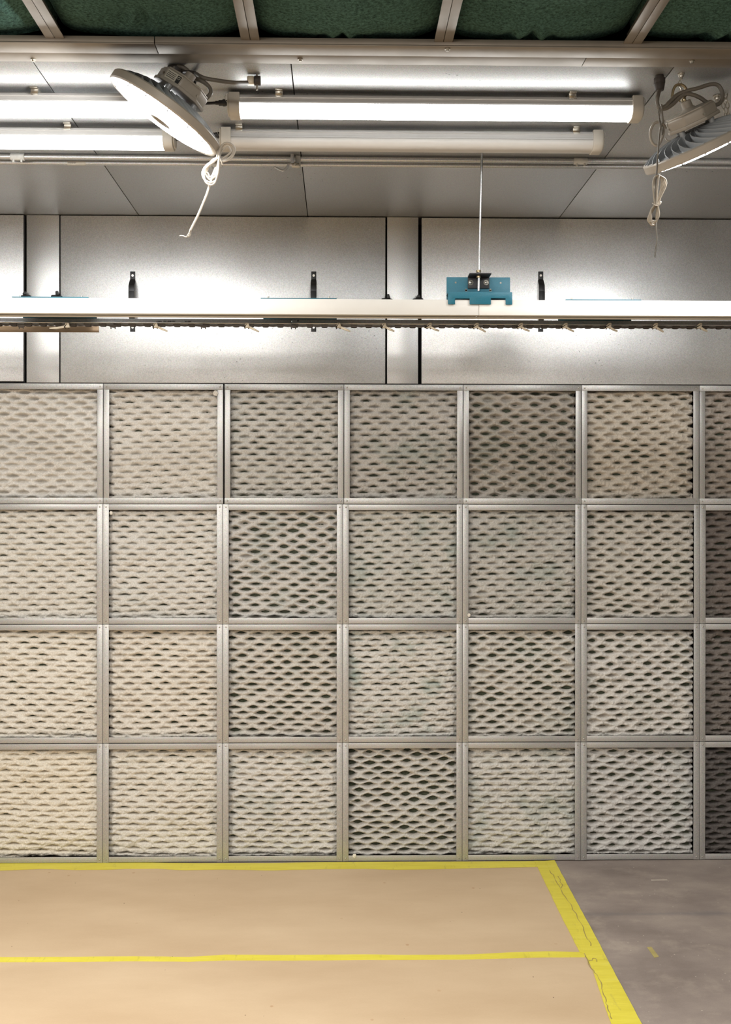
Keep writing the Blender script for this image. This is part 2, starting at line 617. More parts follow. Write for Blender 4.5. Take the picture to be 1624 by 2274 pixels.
# roof bars (folded T bars) that carry the green blankets
bar_x = [on(127, 93, H + 0.004).x, on(557, 93, H + 0.004).x, on(984.5, 96, H + 0.004).x, on(1404, 98, H + 0.004).x]
step = (bar_x[3] - bar_x[0]) / 3
bars = [bar_x[0] - step] + bar_x + [bar_x[3] + step]
YR = -3.6
for i, x in enumerate(bars):
    mb = MB()
    for sgn in (-1, 1):
        a, b2 = sorted((x + sgn * 0.0008, x + sgn * 0.0245))
        mb.box(a, b2, YR, Y_OPEN + 0.03, H + 0.004, H + 0.007)
        a, b2 = sorted((x + sgn * 0.0008, x + sgn * 0.003))
        mb.box(a, b2, YR, Y_OPEN + 0.03, H + 0.007, H + 0.05)
    struct(mb.build('trim_%d' % (i + 3), M['trim'], bevel=0.0006))
struct(MB().box(XL, XR, YB, 0.13, H + 0.17, H + 0.19).build('ceiling_upper_deck', M['black']))  # unseen cover, coloured black to put shade into the gaps beside the blankets
mb = MB().box(XL, XR, YB, YR, H + 0.004, H + 0.03)
mb.box(XL, bars[0] - 0.02, YR, Y_OPEN, H + 0.05, H + 0.08).box(bars[-1] + 0.02, XR, YR, Y_OPEN, H + 0.05, H + 0.08)
struct(mb.build('ceiling_front_part', M['green']))


def blanket(x0, x1, label, tufts, seed):
    """a fibre blanket lying on two roof bars, sagging between them, pinched into folds"""
    nx, ny = 110, 220
    y1, y0 = Y_OPEN + 0.03, YR
    X, Yg = np.meshgrid(np.linspace(0, 1, nx), np.linspace(0, 1, ny))
    xx = x0 + (x1 - x0) * X
    yy = y0 + (y1 - y0) * Yg
    rn = np.random.default_rng(seed)
    sag = np.clip(np.sin(np.pi * np.clip(X, 0, 1)), 0, 1) ** 0.34
    zz = H + 0.085 - 0.062 * sag
    # the near edge rolls up a little behind the trim
    edge = np.clip((yy - (y1 - 0.16)) / 0.16, 0, 1)
    zz += -0.004 * sag * np.sin(edge * np.pi)
    for _ in range(26):
        kx, ky = rn.normal(0, 9), rn.normal(0, 7)
        zz += 0.0009 * np.sin(kx * xx * 2 + ky * yy * 2 + rn.uniform(0, 6.3)) * sag
    for fx, py in tufts:
        cyy = on(700, py, H + 0.03).y
        for dx, sx, amp in ((-0.030, 0.011, 0.010), (0.004, 0.008, -0.012), (0.030, 0.010, 0.011), (-0.058, 0.014, -0.006), (0.060, 0.015, -0.006)):
            cx = x0 + (x1 - x0) * fx + dx
            bend = cx + 0.35 * dx * (yy - cyy) / 0.06
            zz -= amp * np.exp(-((xx - bend) / sx) ** 2 - ((yy - cyy) / 0.055) ** 2)
        u = (xx - (x0 + (x1 - x0) * fx)) / 0.11
        v = (yy - cyy - 0.02) / 0.06
        zz += 0.010 * np.exp(-u * u - v * v)
    zz += 0.0003 * rn.normal(size=zz.shape)
    zz = np.minimum(zz, H + 0.13)
    zz = np.maximum(zz, H + 0.0085)
    vs = np.stack([xx, yy, zz], -1).reshape(-1, 3)
    top = np.stack([xx, yy, np.full_like(zz, H + 0.16)], -1).reshape(-1, 3)
    idx = np.arange(nx * ny).reshape(ny, nx)
    q = np.stack([idx[:-1, :-1], idx[:-1, 1:], idx[1:, 1:], idx[1:, :-1]], -1).reshape(-1, 4)
    ring = list(idx[0, :]) + list(idx[1:, -1]) + list(idx[-1, -2::-1]) + list(idx[-2:0:-1, 0])
    n = nx * ny
    side = [(int(ring[i]), int(ring[i - 1]), int(ring[i - 1]) + n, int(ring[i]) + n) for i in range(len(ring))]
    b = MB()
    b.v = [tuple(map(float, p)) for p in vs] + [tuple(map(float, p)) for p in top]
    b.f = [tuple(map(int, f)) for f in q] + [tuple(int(i) + n for i in f[::-1]) for f in q] + side
    return tag(b.build('fibre_blanket', M['green'], smooth=80), label, 'insulation', 'green fibre blankets between the roof bars')


G = 0.003
blanket(bars[0] + G, bars[1] - G, 'dark green fibre blanket in the leftmost roof bay, left of the first bar', [(0.72, 20)], 1)
blanket(bars[1] + G, bars[2] - G, 'dark green fibre blanket above the left-hand disc lamp, bulging and pinched', [(0.48, 45)], 2)
blanket(bars[2] + G, bars[3] - G, 'dark green fibre blanket in the middle roof bay with bright pinched folds', [(0.47, 82)], 3)
blanket(bars[3] + G, bars[4] - G, 'dark green fibre blanket in the right roof bay with tall pinched folds', [(0.46, 70)], 4)
blanket(bars[4] + G, bars[5] - G, 'dark green fibre blanket in the rightmost roof bay, mostly outside the picture', [(0.50, 75)], 5)

# ------------------------------------------------------------------ the filter wall
LOWX = [at(x, y, 0).x for x, y in ((228.5, 1500), (494.8, 1500), (761.3, 1500), (1027.2, 1500), (1290.6, 1500), (1554, 1500))]
TOPX = [at(x, y, 0).x for x, y in ((229.3, 985), (497.3, 985), (764.0, 985), (1028.8, 985), (1291.8, 985), (1553.5, 985))]
ROWZ = [at(1026, 1912.5, 0).z, at(1027, 1648.2, 0).z, at(1028, 1385.3, 0).z, at(1028.5, 1119.6, 0).z, at(1029, 854.0, 0).z]
ROWZ[0] = max(ROWZ[0], 0.002)
for L in (LOWX, TOPX):
    L.insert(0, L[0] - PITCH_F)
    L.append(L[-1] + PITCH_F)
BAR = 0.0245
ORD = ['first', 'second', 'third', 'fourth', 'fifth', 'sixth', 'seventh']
ROWN = ['bottom row', 'third row', 'second row', 'top row']
rivet_src = None
rivet_mb = MB().lathe([(0, -0.0022), (0.0016, -0.002), (0.0028, -0.0010), (0.0032, 0.0), (0, 0.0)], 10)

# look of each pad: hole openness, colour, teal overspray
OPEN = {3: [.55, .16, .30, .36, .85, .62, .42], 2: [.22, .18, .78, .34, .36, .66, .35], 1: [.36, .48, .74, .26, .80, .80, .50], 0: [.30, .30, .50, .90, .38, .84, .55]}
TONE = {
    3: [(226, 214, 194), (224, 211, 190), (206, 196, 178), (196, 184, 166), (190, 174, 152), (212, 192, 162), (176, 156, 134)],
    2: [(222, 210, 188), (220, 209, 190), (208, 198, 182), (204, 196, 178), (196, 186, 168), (206, 192, 170), (126, 108, 94)],
    1: [(228, 213, 186), (224, 208, 182), (206, 193, 172), (210, 200, 182), (206, 194, 174), (214, 202, 184), (130, 114, 100)],
    0: [(232, 214, 180), (224, 210, 184), (214, 203, 184), (202, 191, 172), (208, 199, 182), (208, 198, 184), (104, 92, 84)]}
DEPTH = {3: [.62, .85, 1, 1, .85, .8, .9], 2: [.85, .95, 1.0, .95, .9, 1, .95], 1: [.8, .7, 1.05, .9, 1, .95, 1], 0: [.6, .7, .7, 1.2, .85, 1.0, 1.1]}
TEAL = {3: [0, 0, .15, .35, .2, 0, 0], 2: [0, .1, .25, .45, .4, .1, .1], 1: [0, 0, .25, .6, .2, .15, 0], 0: [0, .1, .25, .1, .35, .2, 0]}


def pad_mesh(w, h, openness, seed, dep=1.0, res=0.0028):
    """expanded fibre pad: staggered rows of lens-shaped slits, fibre strands bulging between them"""
    rn = np.random.default_rng(seed)
    nx, nz = int(w / res), int(h / res)
    xs, zs = np.linspace(0, w, nx), np.linspace(0, h, nz)
    X, Z = np.meshgrid(xs, zs)
    Yd = np.zeros_like(X)
    PX, PZ = 0.0800 * rn.uniform(0.98, 1.04), 0.0242 * rn.uniform(0.97, 1.03)
    px0, pz0 = rn.uniform(0, PX), rn.uniform(0, PZ)
    tilt = rn.normal(0, 0.02)
    ph = rn.uniform(0, 6.28, 6)
    deep = np.zeros_like(X)
    j0, j1 = -1, int(h / PZ) + 2
    lip = 1.0 - openness
    for j in range(j0, j1):
        for i in range(-1, int(w / PX) + 2):
            cx = px0 + (i + 0.5 * (j % 2)) * PX + rn.normal(0, 0.0022)
            cz = pz0 + j * PZ + rn.normal(0, 0.0012)
            cz += tilt * (cx - w / 2) + 0.0045 * math.sin(cx * 9 + ph[0]) * math.sin(cz * 6 + ph[1]) - 0.004 * math.sin(math.pi * cx / w) * ph[3] / 6
            cx += 0.006 * math.sin(cz * 7 + ph[2])
            a = 0.0225 * rn.uniform(0.82, 1.14)
            b = (0.0026 + 0.0074 * openness) * rn.uniform(0.78, 1.2)
            # rows close up near the very top and bottom of the frame
            e = min(1, max(0.15, min(cz + 0.012, h - cz + 0.012) / 0.035))
            b *= 0.45 + 0.55 * e
            i0, i1 = np.searchsorted(xs, [cx - 0.06, cx + 0.06])
            k0, k1 = np.searchsorted(zs, [cz - 0.03, cz + 0.03])
            if i1 <= i0 or k1 <= k0:
                continue
            xx, zz = X[k0:k1, i0:i1] - cx, Z[k0:k1, i0:i1] - cz
            # the upper edge arches, the lower edge is flatter
            arch = (0.0035 * lip) * np.exp(-(xx / (a * 0.55)) ** 2)
            q = np.abs(xx / a) ** 1.5 + (np.abs(zz - arch) / b) ** 1.5
            core = 1 / (1 + np.exp((q - 0.85) * (3.0 + 1.6 * lip)))
            deep[k0:k1, i0:i1] = np.maximum(deep[k0:k1, i0:i1], core * rn.uniform(0.55, 1.15) * dep)
            # underside of the strand above slopes inwards, the strand below starts abruptly
            z1 = zz - arch
            asym = np.where(z1 > 0, np.exp(-(np.abs(z1) / 0.0085) ** 1.6), np.exp(-(z1 / 0.0034) ** 2))
            Yd[k0:k1, i0:i1] += (0.0085 + 0.0105 * lip) * rn.uniform(0.7, 1.15) * asym * np.exp(-np.abs(xx / (a * 1.25)) ** 2.4)
            # the strand above hangs over the slit
            over = np.exp(-(xx / (a * 1.0)) ** 2 - ((zz - 0.0085) / 0.0052) ** 2)
            Yd[k0:k1, i0:i1] -= (0.0020 + 0.0030 * lip) * over * rn.uniform(0.5, 1.3)
    Yd += (0.020 + 0.028 * openness) * deep
    # fibres: multi-scale lumps
    def lump(n, amp):
        g = rn.normal(size=(n, n))
        ii = np.clip(zs / h * (n - 1), 0, n - 1.001)
        jj = np.clip(xs / w * (n - 1), 0, n - 1.001)
        i_, j_ = ii.astype(int), jj.astype(int)
        fi, fj = (ii - i_)[:, None], (jj - j_)[None, :]
        fi, fj = fi * fi * (3 - 2 * fi), fj * fj * (3 - 2 * fj)
        return amp * ((g[i_][:, j_] * (1 - fi) + g[i_ + 1][:, j_] * fi) * (1 - fj) + (g[i_][:, j_ + 1] * (1 - fi) + g[i_ + 1][:, j_ + 1] * fi) * fj)
    Yd += lump(6, 0.0034) + lump(14, 0.0022) + lump(50, 0.0011) + lump(110, 0.0012)
    Yd += 0.0006 * rn.normal(size=Yd.shape)
    # a soft cushion: edges sit deeper than the middle
    ed = np.minimum(np.minimum(X, w - X) / 0.03, np.minimum(Z, h - Z) / 0.02)
    Yd += 0.008 * np.clip(1 - ed, 0, 1) ** 2
    Yd = np.clip(Yd, -0.014, 0.05)
    front = np.stack([X, Yd, Z], -1).reshape(-1, 3)
    idx = np.arange(nx * nz).reshape(nz, nx)
    quads = np.stack([idx[:-1, :-1], idx[:-1, 1:], idx[1:, 1:], idx[1:, :-1]], -1).reshape(-1, 4)
    ring = list(idx[0, :]) + list(idx[1:, -1]) + list(idx[-1, -2::-1]) + list(idx[-2:0:-1, 0])
    n = nx * nz
    back = [(float(front[k][0]), 0.056, float(front[k][2])) for k in ring]
    fs = quads.tolist()
    L = len(ring)
    fs += [[int(ring[i]), int(ring[i - 1]), n + (i - 1) % L, n + i] for i in range(L)]
    fs.append([n + i for i in range(L)])
    me = bpy.data.meshes.new('filter_pad')
    me.from_pydata(front.tolist() + back, [], fs)
    me.polygons.foreach_set('use_smooth', [True] * len(me.polygons))
    return me


def hole_word(o):
    return 'hairline slits' if o < 0.25 else 'narrow dark slits' if o < 0.45 else 'lens-shaped holes' if o < 0.7 else 'wide open holes'


def tone_word(t):
    s = sum(t) / 3
    return 'pale cream' if s > 208 else 'beige' if s > 194 else 'tan' if s > 170 else 'grubby' if s > 150 else 'dark brown'


for r in range(4):
    for c in range(7):
        LX = TOPX if r == 3 else LOWX
        gap0 = 0.0008
        x0, x1 = LX[c] + gap0, LX[c + 1] - gap0
        if r == 3 and c == 1:
            x1 -= 0.0022
        if r == 3 and c == 2:
            x0 += 0.0022
        z0, z1 = ROWZ[r] + 0.0007, ROWZ[r + 1] - 0.0012
        where = '%s, %s column' % (ROWN[r], ORD[c])
        look = '%s fibre filter with %s in a steel frame, %s' % (tone_word(TONE[r][c]), hole_word(OPEN[r][c]), where)
        fr = thing('filter_panel', look, 'filter', loc=(x0, 0, z0), group='framed filters of the filter wall')
        w, h = x1 - x0, z1 - z0
        t = 0.0016
        for k in range(2):
            zz = 0 if k == 0 else h - BAR
            mb = MB()
            if r == 3:
                mb.box(0, w, -t, 0, zz, zz + BAR)
            else:
                mb.box(BAR - 0.001, w - BAR + 0.001, 0, t, zz, zz + BAR)
            zw = 0 if k == 0 else h - t
            mb.box(0.002, w - 0.002, 0, 0.055, zw, zw + t)
            mb.build('frame_rail', M['frame'], fr, bevel=0.0005)
            xx = 0 if k == 0 else w - BAR
            mb = MB()
            if r == 3:
                mb.box(xx, xx + BAR, 0, t, BAR - 0.001, h - BAR + 0.001)
            else:
                mb.box(xx, xx + BAR, -t, 0, 0, h)
            xw = 0 if k == 0 else w - t
            mb.box(xw, xw + t, 0, 0.055, 0.002, h - 0.002)
            mb.build('frame_stile', M['frame'], fr, bevel=0.0005)
        for qx in (0.0125, w - 0.0125):
            for qz in (0.0125, h - 0.0125):
                if rivet_src is None:
                    rv = rivet_mb.build('rivet', M['zinc'], fr)
                    rv.rotation_euler = (-math.pi / 2, 0, 0)
                    rivet_src = rv
                    rv.location = (qx, -t, qz)
                else:
                    copy_part(rivet_src, fr, (qx, -t, qz))
        # the pad sits inside the frame behind its flanges
        me = pad_mesh(w - 2 * BAR + 0.016, h - 2 * BAR + 0.016, OPEN[r][c], 100 + r * 10 + c, DEPTH[r][c])
        me.materials.append(pad_mat('fibre_pad_surface', srgb(*[min(246, 1.05 * (0.5 * sum(TONE[r][c]) / 3 + 0.5 * v)) for v in TONE[r][c]]), TEAL[r][c]))
        pd = bpy.data.objects.new('filter_pad', me)
        COL.objects.link(pd)
        pd.location = (BAR - 0.008, 0.0235, BAR - 0.008)
        pd.parent = fr
        MATS[pd.name] = MATS[fr.name]
        w2, h2 = w - 2 * BAR, h - 2 * BAR
        yb_ = 0.047 if (r, c) == (3, 0) else 0.029
        MB().box(0.012, w2 + 0.004, yb_, yb_ + 0.005, 0.012, h2 + 0.004).build('backing_layer', M['backing'], pd)

# loose fluff caught at the frames
for px, py, rr, lab in ((479, 873, 0.009, 'pale tuft of fibre in the upper corner of a top-row frame'), (1042, 1366, 0.006, 'small pale tuft of fibre at the lower corner of a second-row frame'), (247, 1139, 0.006, 'pale tuft of fibre at the upper corner of a second-row frame'), (787, 1901, 0.007, 'greenish white tuft of fibre just above the yellow wall tape')):
    p = at(px, py, -0.002)
    bm = bmesh.new()
    bmesh.ops.create_icosphere(bm, subdivisions=3, radius=rr)
    for v in bm.verts:
        v.co *= 1 + 0.35 * math.sin(v.co.x * 900 + v.co.z * 700) * math.cos(v.co.y * 800)
        v.co.y *= 0.5
        v.co.z *= 1.2
    me = bpy.data.meshes.new('fibre_tuft')
    bm.to_mesh(me)
    bm.free()
    me.materials.append(M['wax'])
    o = bpy.data.objects.new('fibre_tuft', me)
    COL.objects.link(o)
    o.location = p
    tag(o, lab, 'fluff')

# ------------------------------------------------------------------ upper wall: posts and access panels
ZB = ROWZ[4] + 0.003
xa = lambda px: at(px, 700, 0).x
struct(MB().box(xa(59), xa(131.5), 0.0, 0.03, ZB, H - 0.002).build('trim_20', M['post'], bevel=0.001))
struct(MB().box(xa(860), xa(929), 0.0, 0.03, ZB, H - 0.002).build('trim_21', M['post'], bevel=0.001))
struct(MB().box(XL, XR, -0.001, 0.02, ROWZ[4] + 0.0002, ZB - 0.001).build('trim_22', M['black_paint']))
XS0, XS1 = LOWX[0] - 0.001, LOWX[-1] + 0.001
struct(MB().box(XL, XS0, 0.0, 0.03, 0.002, ROWZ[4]).build('trim_23', M['post'], bevel=0.001))
struct(MB().box(XS1, XR, 0.0, 0.03, 0.002, ROWZ[4]).build('trim_24', M['post'], bevel=0.001))


def pull_handle(parent, wx, wz_top, wz_bot):
    """black pull handle: two flat feet and a bowed grip standing off the panel"""
    mb = MB()
    wd = 0.0108
    prof = [(-0.004, 0.0), (-0.004, -0.034), (-0.012, -0.044), (-0.03, -0.062), (-0.034, -0.09)]
    L = wz_top - wz_bot
    low = [(y, -L - z) for y, z in prof[::-1]]
    cl = prof + low
    for i in range(len(cl) - 1):
        (ya, za), (yb, zb) = cl[i], cl[i + 1]
        wa = wd if i in (0, 1, len(cl) - 2, len(cl) - 3) else wd * 1.15
        wb = wd if i + 1 in (1, len(cl) - 2, len(cl) - 1) or i + 1 == len(cl) - 3 else wd * 1.15
        th = 0.004 if i < 1 or i > len(cl) - 3 else 0.006
        vs = [(wx - wa, ya, wz_top + za), (wx + wa, ya, wz_top + za), (wx + wb, yb, wz_top + zb), (wx - wb, yb, wz_top + zb)]
        vs += [(x, y + th, z - 0.0) for x, y, z in vs]
        mb.add(vs, [(0, 1, 2, 3), (7, 6, 5, 4), (0, 4, 5, 1), (1, 5, 6, 2), (2, 6, 7, 3), (3, 7, 4, 0)])
    hd = mb.build('pull_handle', M['black'], parent, bevel=0.0012, world=True)
    for zz in (wz_top - 0.018, wz_bot + 0.018):
        MB().cyl((wx, -0.004, zz), (wx, -0.0065, zz), 0.0048, 14).cyl((wx, -0.0065, zz), (wx, -0.0075, zz), 0.0024, 8).build('screw', M['zinc'], hd, world=True)
    return hd


def panel(x0, x1, ztop, handles, label, zb=ZB):
    o = thing('access_panel', label, 'metal panel', loc=(x0, 0, zb), group='galvanized panels of the upper wall')
    w, h = x1 - x0, ztop - zb
    mb = MB().box(0, w, -0.002, 0.028, 0, h)
    mb.build('panel_sheet', M['wall'], o, bevel=0.0015)
    for px in handles:
        pull_handle(o, at(px, 610, 0).x, at(px, 603, 0).z, at(px, 737, 0).z)
    return o


ZT = at(860, 483.5, 0).z - 0.004
panel(-2.2, xa(52.5), H - 0.003, [], 'galvanized panel without handles at the left edge of the upper wall', zb=ZB + 0.004)
panel(xa(134.5), xa(856), at(500, 481, 0).z, [295, 697], 'wide galvanized panel with two black handles, left of the teal bracket')
panel(xa(936.5), 4.2, at(1250, 486, 0).z, [1201], 'galvanized panel with one black handle, right of the teal bracket')

# turn latches at the seams, just above the rail
for px, flip, lab in ((860, 1, 'black turn latch on the seam right of the middle handle'), (928, -1, 'black turn latch on the wide black seam near the teal bracket'), (57, -1, 'dark turn latch on the wide seam at the far left'), (127, 1, 'dark turn latch on the thin seam left of the first handle')):
    p = at(px, 664 if px > 500 else 657, -0.001)
    o = thing('turn_latch', lab, 'latch', loc=(p.x, -0.0035, p.z), group='turn latches on the wall seams')
    if flip > 0:
        base = [(-0.024, -0.006), (-0.024, -0.001), (-0.02, 0.002), (-0.002, 0.003), (0.008, 0.002), (0.023, -0.002), (0.024, -0.006)]
        kn = [(-0.001, 0.0), (-0.002, 0.013), (0.0, 0.016), (0.008, 0.017), (0.0085, 0.013), (0.011, 0.004), (0.013, 0.0)]
    else:
        base = [(-0.024, -0.006), (-0.022, -0.001), (-0.004, 0.003), (0.014, 0.003), (0.022, 0.001), (0.024, -0.006)]
        kn = [(-0.008, 0.002), (-0.003, 0.012), (0.0, 0.015), (0.006, 0.015), (0.008, 0.011), (0.01, 0.002)]
    low = [(-0.024, -0.03), (0.024, -0.03)]
    MB().prism_y([(-0.024, -0.028)] + base + [(0.024, -0.028)], 0, -0.008).build('latch_base', M['black'], o, bevel=0.001)
    MB().prism_y(kn, -0.004, -0.022).build('latch_knob', M['black'], o, bevel=0.001)

# ------------------------------------------------------------------ overhead conveyor rail
YR0, YR1 = -0.965, -0.885          # front channel
XA, XB = -1.8, 4.0
zt = at(812, 664.5, YR0).z
zb = at(812, 698.5, YR0).z
rail = thing('conveyor_rail', 'long white overhead conveyor rail hanging across the galvanized upper wall', 'rail', loc=(0, 0, 0))
xj = at(1064, 685, YR0).x
for a, b2 in ((XA, xj - 0.0006), (xj + 0.0006, XB)):
    # C channel, open below
    prof = [(YR0, zb), (YR0, zt), (YR1, zt), (YR1, zb), (YR1 - 0.026, zb), (YR1 - 0.026, zb + 0.003), (YR1 - 0.003, zb + 0.003), (YR1 - 0.003, zt - 0.003), (YR0 + 0.003, zt - 0.003), (YR0 + 0.003, zb + 0.003), (YR0 + 0.026, zb + 0.003), (YR0 + 0.026, zb)]
    MB().prism_x(prof, a, b2).build('rail_channel', M['white_alu'], rail, bevel=0.0008)
YT0, YT1 = -0.845, -0.79
tz1 = at(812, 709.6, YT0).z
tz0 = at(812, 720.5, YT0).z
xj2 = at(648, 716, YT0).x
for a, b2 in ((XA, xj2 - 0.0007), (xj2 + 0.0007, XB)):
    prof = [(YT0, tz1), (YT0 + 0.003, tz1), (YT0 + 0.003, tz0 + 0.004), (YT1 - 0.003, tz0 + 0.004), (YT1 - 0.003, tz1), (YT1, tz1), (YT1, tz0), (YT0 - 0.004, tz0), (YT0 - 0.006, tz0 + 0.002), (YT0 - 0.004, tz0 + 0.004), (YT0, tz0 + 0.005)]
    MB().prism_x(prof, a, b2).build('chain_track', M['track'], rail, bevel=0.0004)
# teal saddle plates across rail and track, each with two bolts
for pa, pb, bolts in ((26, 196, (45, 182)), (579, 748, (596, 731)), (1257, 1425, (1270, 1405))):
    a, b2 = at(pa, 665, YR0).x, at(pb, 665, YR0).x
    pl = MB().box(a, b2, YR0, YT1, zt + 0.0002, zt + 0.0034).box(a, b2, YT0 + 0.012, YT0 + 0.016, tz1 - 0.004, zt + 0.0002).build('saddle_plate', M['teal'], rail, bevel=0.0008)
    for bx in bolts:
        q = at(bx, 662, YR0 + 0.02)
        MB().cyl((q.x, q.y, zt + 0.0034), (q.x, q.y, zt + 0.0064), 0.0055, 6).cyl((q.x, q.y, zt + 0.0064), (q.x, q.y, zt + 0.012), 0.0032, 10).build('bolt', M['zinc'], pl)
# stamped print on the track: small barcode and a short code line
mb = MB()
for pa, pb in ((345, 355),):
    pass
x = 363.0
rb = random.Random(3)
while x < 388:
    wbar = rb.choice((0.7, 1.0, 1.6))
    a, b2 = at(x, 712, YT0 - 0.0002), at(x + wbar, 716.0, YT0 - 0.0002)
    mb.box(a.x, b2.x, YT0 - 0.0004, YT0 - 0.0001, b2.z, a.z)
    x += wbar + rb.choice((0.6, 0.9, 1.4))
for x in (348, 351, 354, 357, 411, 414, 417, 420, 423):
    a, b2 = at(x, 712.5, YT0), at(x + 1.8, 715.5, YT0)
    mb.box(a.x, b2.x, YT0 - 0.0004, YT0 - 0.0001, b2.z, a.z)
mb.build('barcode_print', M['plate_print'], rail)
hl = at(662, 712.5, YT0)
MB().cyl((hl.x, YT0 + 0.001, hl.z), (hl.x, YT0 - 0.0008, hl.z), 0.003, 12).build('track_hole', M['black'], rail)

# drip tray under the left end of the track
YTR = -0.735
xe = at(219, 730, YTR).x
zt0, zt1, zt2 = at(120, 736.8, YTR).z, at(120, 733.6, YTR).z, at(120, 723.5, YTR).z
tr = MB().prism_x([(YTR, zt0), (YTR, zt1), (YTR + 0.004, zt1 + 0.001), (YTR + 0.004, zt2), (YTR + 0.007, zt2), (YTR + 0.007, zt0 + 0.003), (YTR + 0.012, zt0 + 0.003), (YTR + 0.012, zt0)], XA, xe)
M['brown_tray'] = plain('dull_brown_tray_metal', srgb(126, 102, 74), 0.42, 0.35, 0.08, 10)
tag(tr.build('drip_tray', M['brown_tray'], bevel=0.0005), 'dull brown tray with a rolled lip under the left end of the conveyor rail', 'tray')

# chain with clips
ch = thing('conveyor_chain', 'toothed conveyor chain with cast clips hanging under the rail', 'chain', loc=(0, 0, 0))
YC = -0.842
cz1 = at(812, 721.6, YC).z
cz0 = at(812, 726.6, YC).z
mb = MB()
pit = 0.0258
x = XA
k = 0
while x < XB:
    if k % 2 == 0:
        mb.prism_y([(x, cz1), (x, cz0 + 0.0035), (x + 0.004, cz0 + 0.0003), (x + pit * 0.5, cz0), (x + pit - 0.005, cz0 + 0.0003), (x + pit - 0.0015, cz0 + 0.0035), (x + pit - 0.0015, cz1)], YC, YC + 0.004)
        mb.prism_y([(x, cz1), (x, cz0 + 0.0035), (x + 0.004, cz0 + 0.0003), (x + pit * 0.5, cz0), (x + pit - 0.005, cz0 + 0.0003), (x + pit - 0.0015, cz0 + 0.0035), (x + pit - 0.0015, cz1)], YC + 0.016, YC + 0.02)
    else:
        mb.prism_y([(x - 0.004, cz1 - 0.001), (x - 0.003, cz0 + 0.0035), (x + pit * 0.5, cz0 + 0.001), (x + pit + 0.002, cz0 + 0.0035), (x + pit + 0.003, cz1 - 0.001)], YC + 0.004, YC + 0.016)
    x += pit
    k += 1
mb.build('chain_links', M['chain_dark'], ch)
YH = YC - 0.0115
U = lambda dx, dy, px: at(px + dx, dy, YH)
for i, (px, kind) in enumerate(((47, 's'), (150, 'l'), (251, 's'), (346, 'a'), (452, 's'), (549, 'a'), (652, 's'), (752, 'a'), (853, 'a'), (953, 'b'), (1057, 'b'), (1155, 'b'), (1254, 'b'), (1351, 'b'), (1454, 'b'), (1552, 'b'))):
    yy = 721.5 + (px / 1624) * 1.6
    s = at(px, yy, YH)
    k = (at(px + 100, yy, YH).x - s.x) / 100     # metres per photo pixel at this depth
    if kind == 's':
        mb = MB().prism_y([(s.x - 8 * k, s.z), (s.x - 8 * k, s.z - 3 * k), (s.x - 6 * k, s.z - 5 * k), (s.x + 6 * k, s.z - 5 * k), (s.x + 8 * k, s.z - 3 * k), (s.x + 8 * k, s.z)], YH, YH + 0.003)
        mb.box(s.x - 3 * k, s.x + 3 * k, YH + 0.003, YC, s.z - 5 * k, s.z - 2 * k)
        cl = mb.build('chain_clip', M['chain_dark'], ch, bevel=0.0006)
        for dx in (-4.5, 4.5):
            MB().cyl((s.x + dx * k, YH + 0.001, s.z - 4.5 * k), (s.x + dx * k, YH + 0.001, s.z - 9 * k), 1.1 * k, 8).build('clip_pin', M['chain_dark'], cl)
        continue
    lean = {'a': 0, 'b': 4.0, 'l': 0}[kind] if px != 853 and px != 752 else 1.5
    if kind == 'b':
        body = [(-9, -5.5), (-8, -6.5), (-2.5, 2.5), (1.5, 4.8), (5, 4.8), (6.2, 3), (4.8, -4), (3, -6.5), (-5, -6.2)]
    else:
        body = [(-6, -6.0), (-5, -7.0), (-4.2, 0), (-3, 4.2), (1.5, 4.6), (4.2, 3.4), (5.0, -1), (6.5, -4.2), (5, -6.5)]
    cl = MB().prism_y([(s.x + u * k, s.z + v * k) for u, v in body], YH - 0.010, YH + 0.002).box(s.x - 2 * k, s.x + 2 * k, YH + 0.002, YC, s.z - 5 * k, s.z - 2.5 * k).build('chain_clip', M['clip'], ch, bevel=0.0012)
    rr = random.Random(px)
    far = 27 if px < 800 else 24 - 0.006 * (px - 800)
    drop = 13.5 + rr.uniform(-1.0, 1.5)
    sg = -1 if kind == 'l' else 1
    if kind == 'l':
        far, drop = 40, 8
    p0, p1 = (2 * sg, -3.0), (far * 0.62 * sg, -9.6 if kind != 'l' else -7.4)
    p2 = (far * sg, -drop)
    arm = [(p0[0], p0[1] + 2.2), (p1[0], p1[1] + 2.0), (p2[0], p2[1] + 1.2), (p2[0] - 1.0 * sg, p2[1] - 1.4), (p1[0] - 1 * sg, p1[1] - 2.6), (p0[0] - 1 * sg, p0[1] - 2.6)]
    if sg < 0:
        arm = arm[::-1]
    MB().prism_y([(s.x + u * k, s.z + v * k) for u, v in arm], YH - 0.007, YH - 0.001).build('clip_arm', M['clip'], cl, bevel=0.0008)
    for dx in (-4.5, 3.5):
        MB().cyl((s.x + dx * k, YH - 0.003, s.z - 5.5 * k), (s.x + dx * k, YH - 0.003, s.z - 9 * k), 1.2 * k, 8).build('clip_pin', M['chain_dark'], cl)

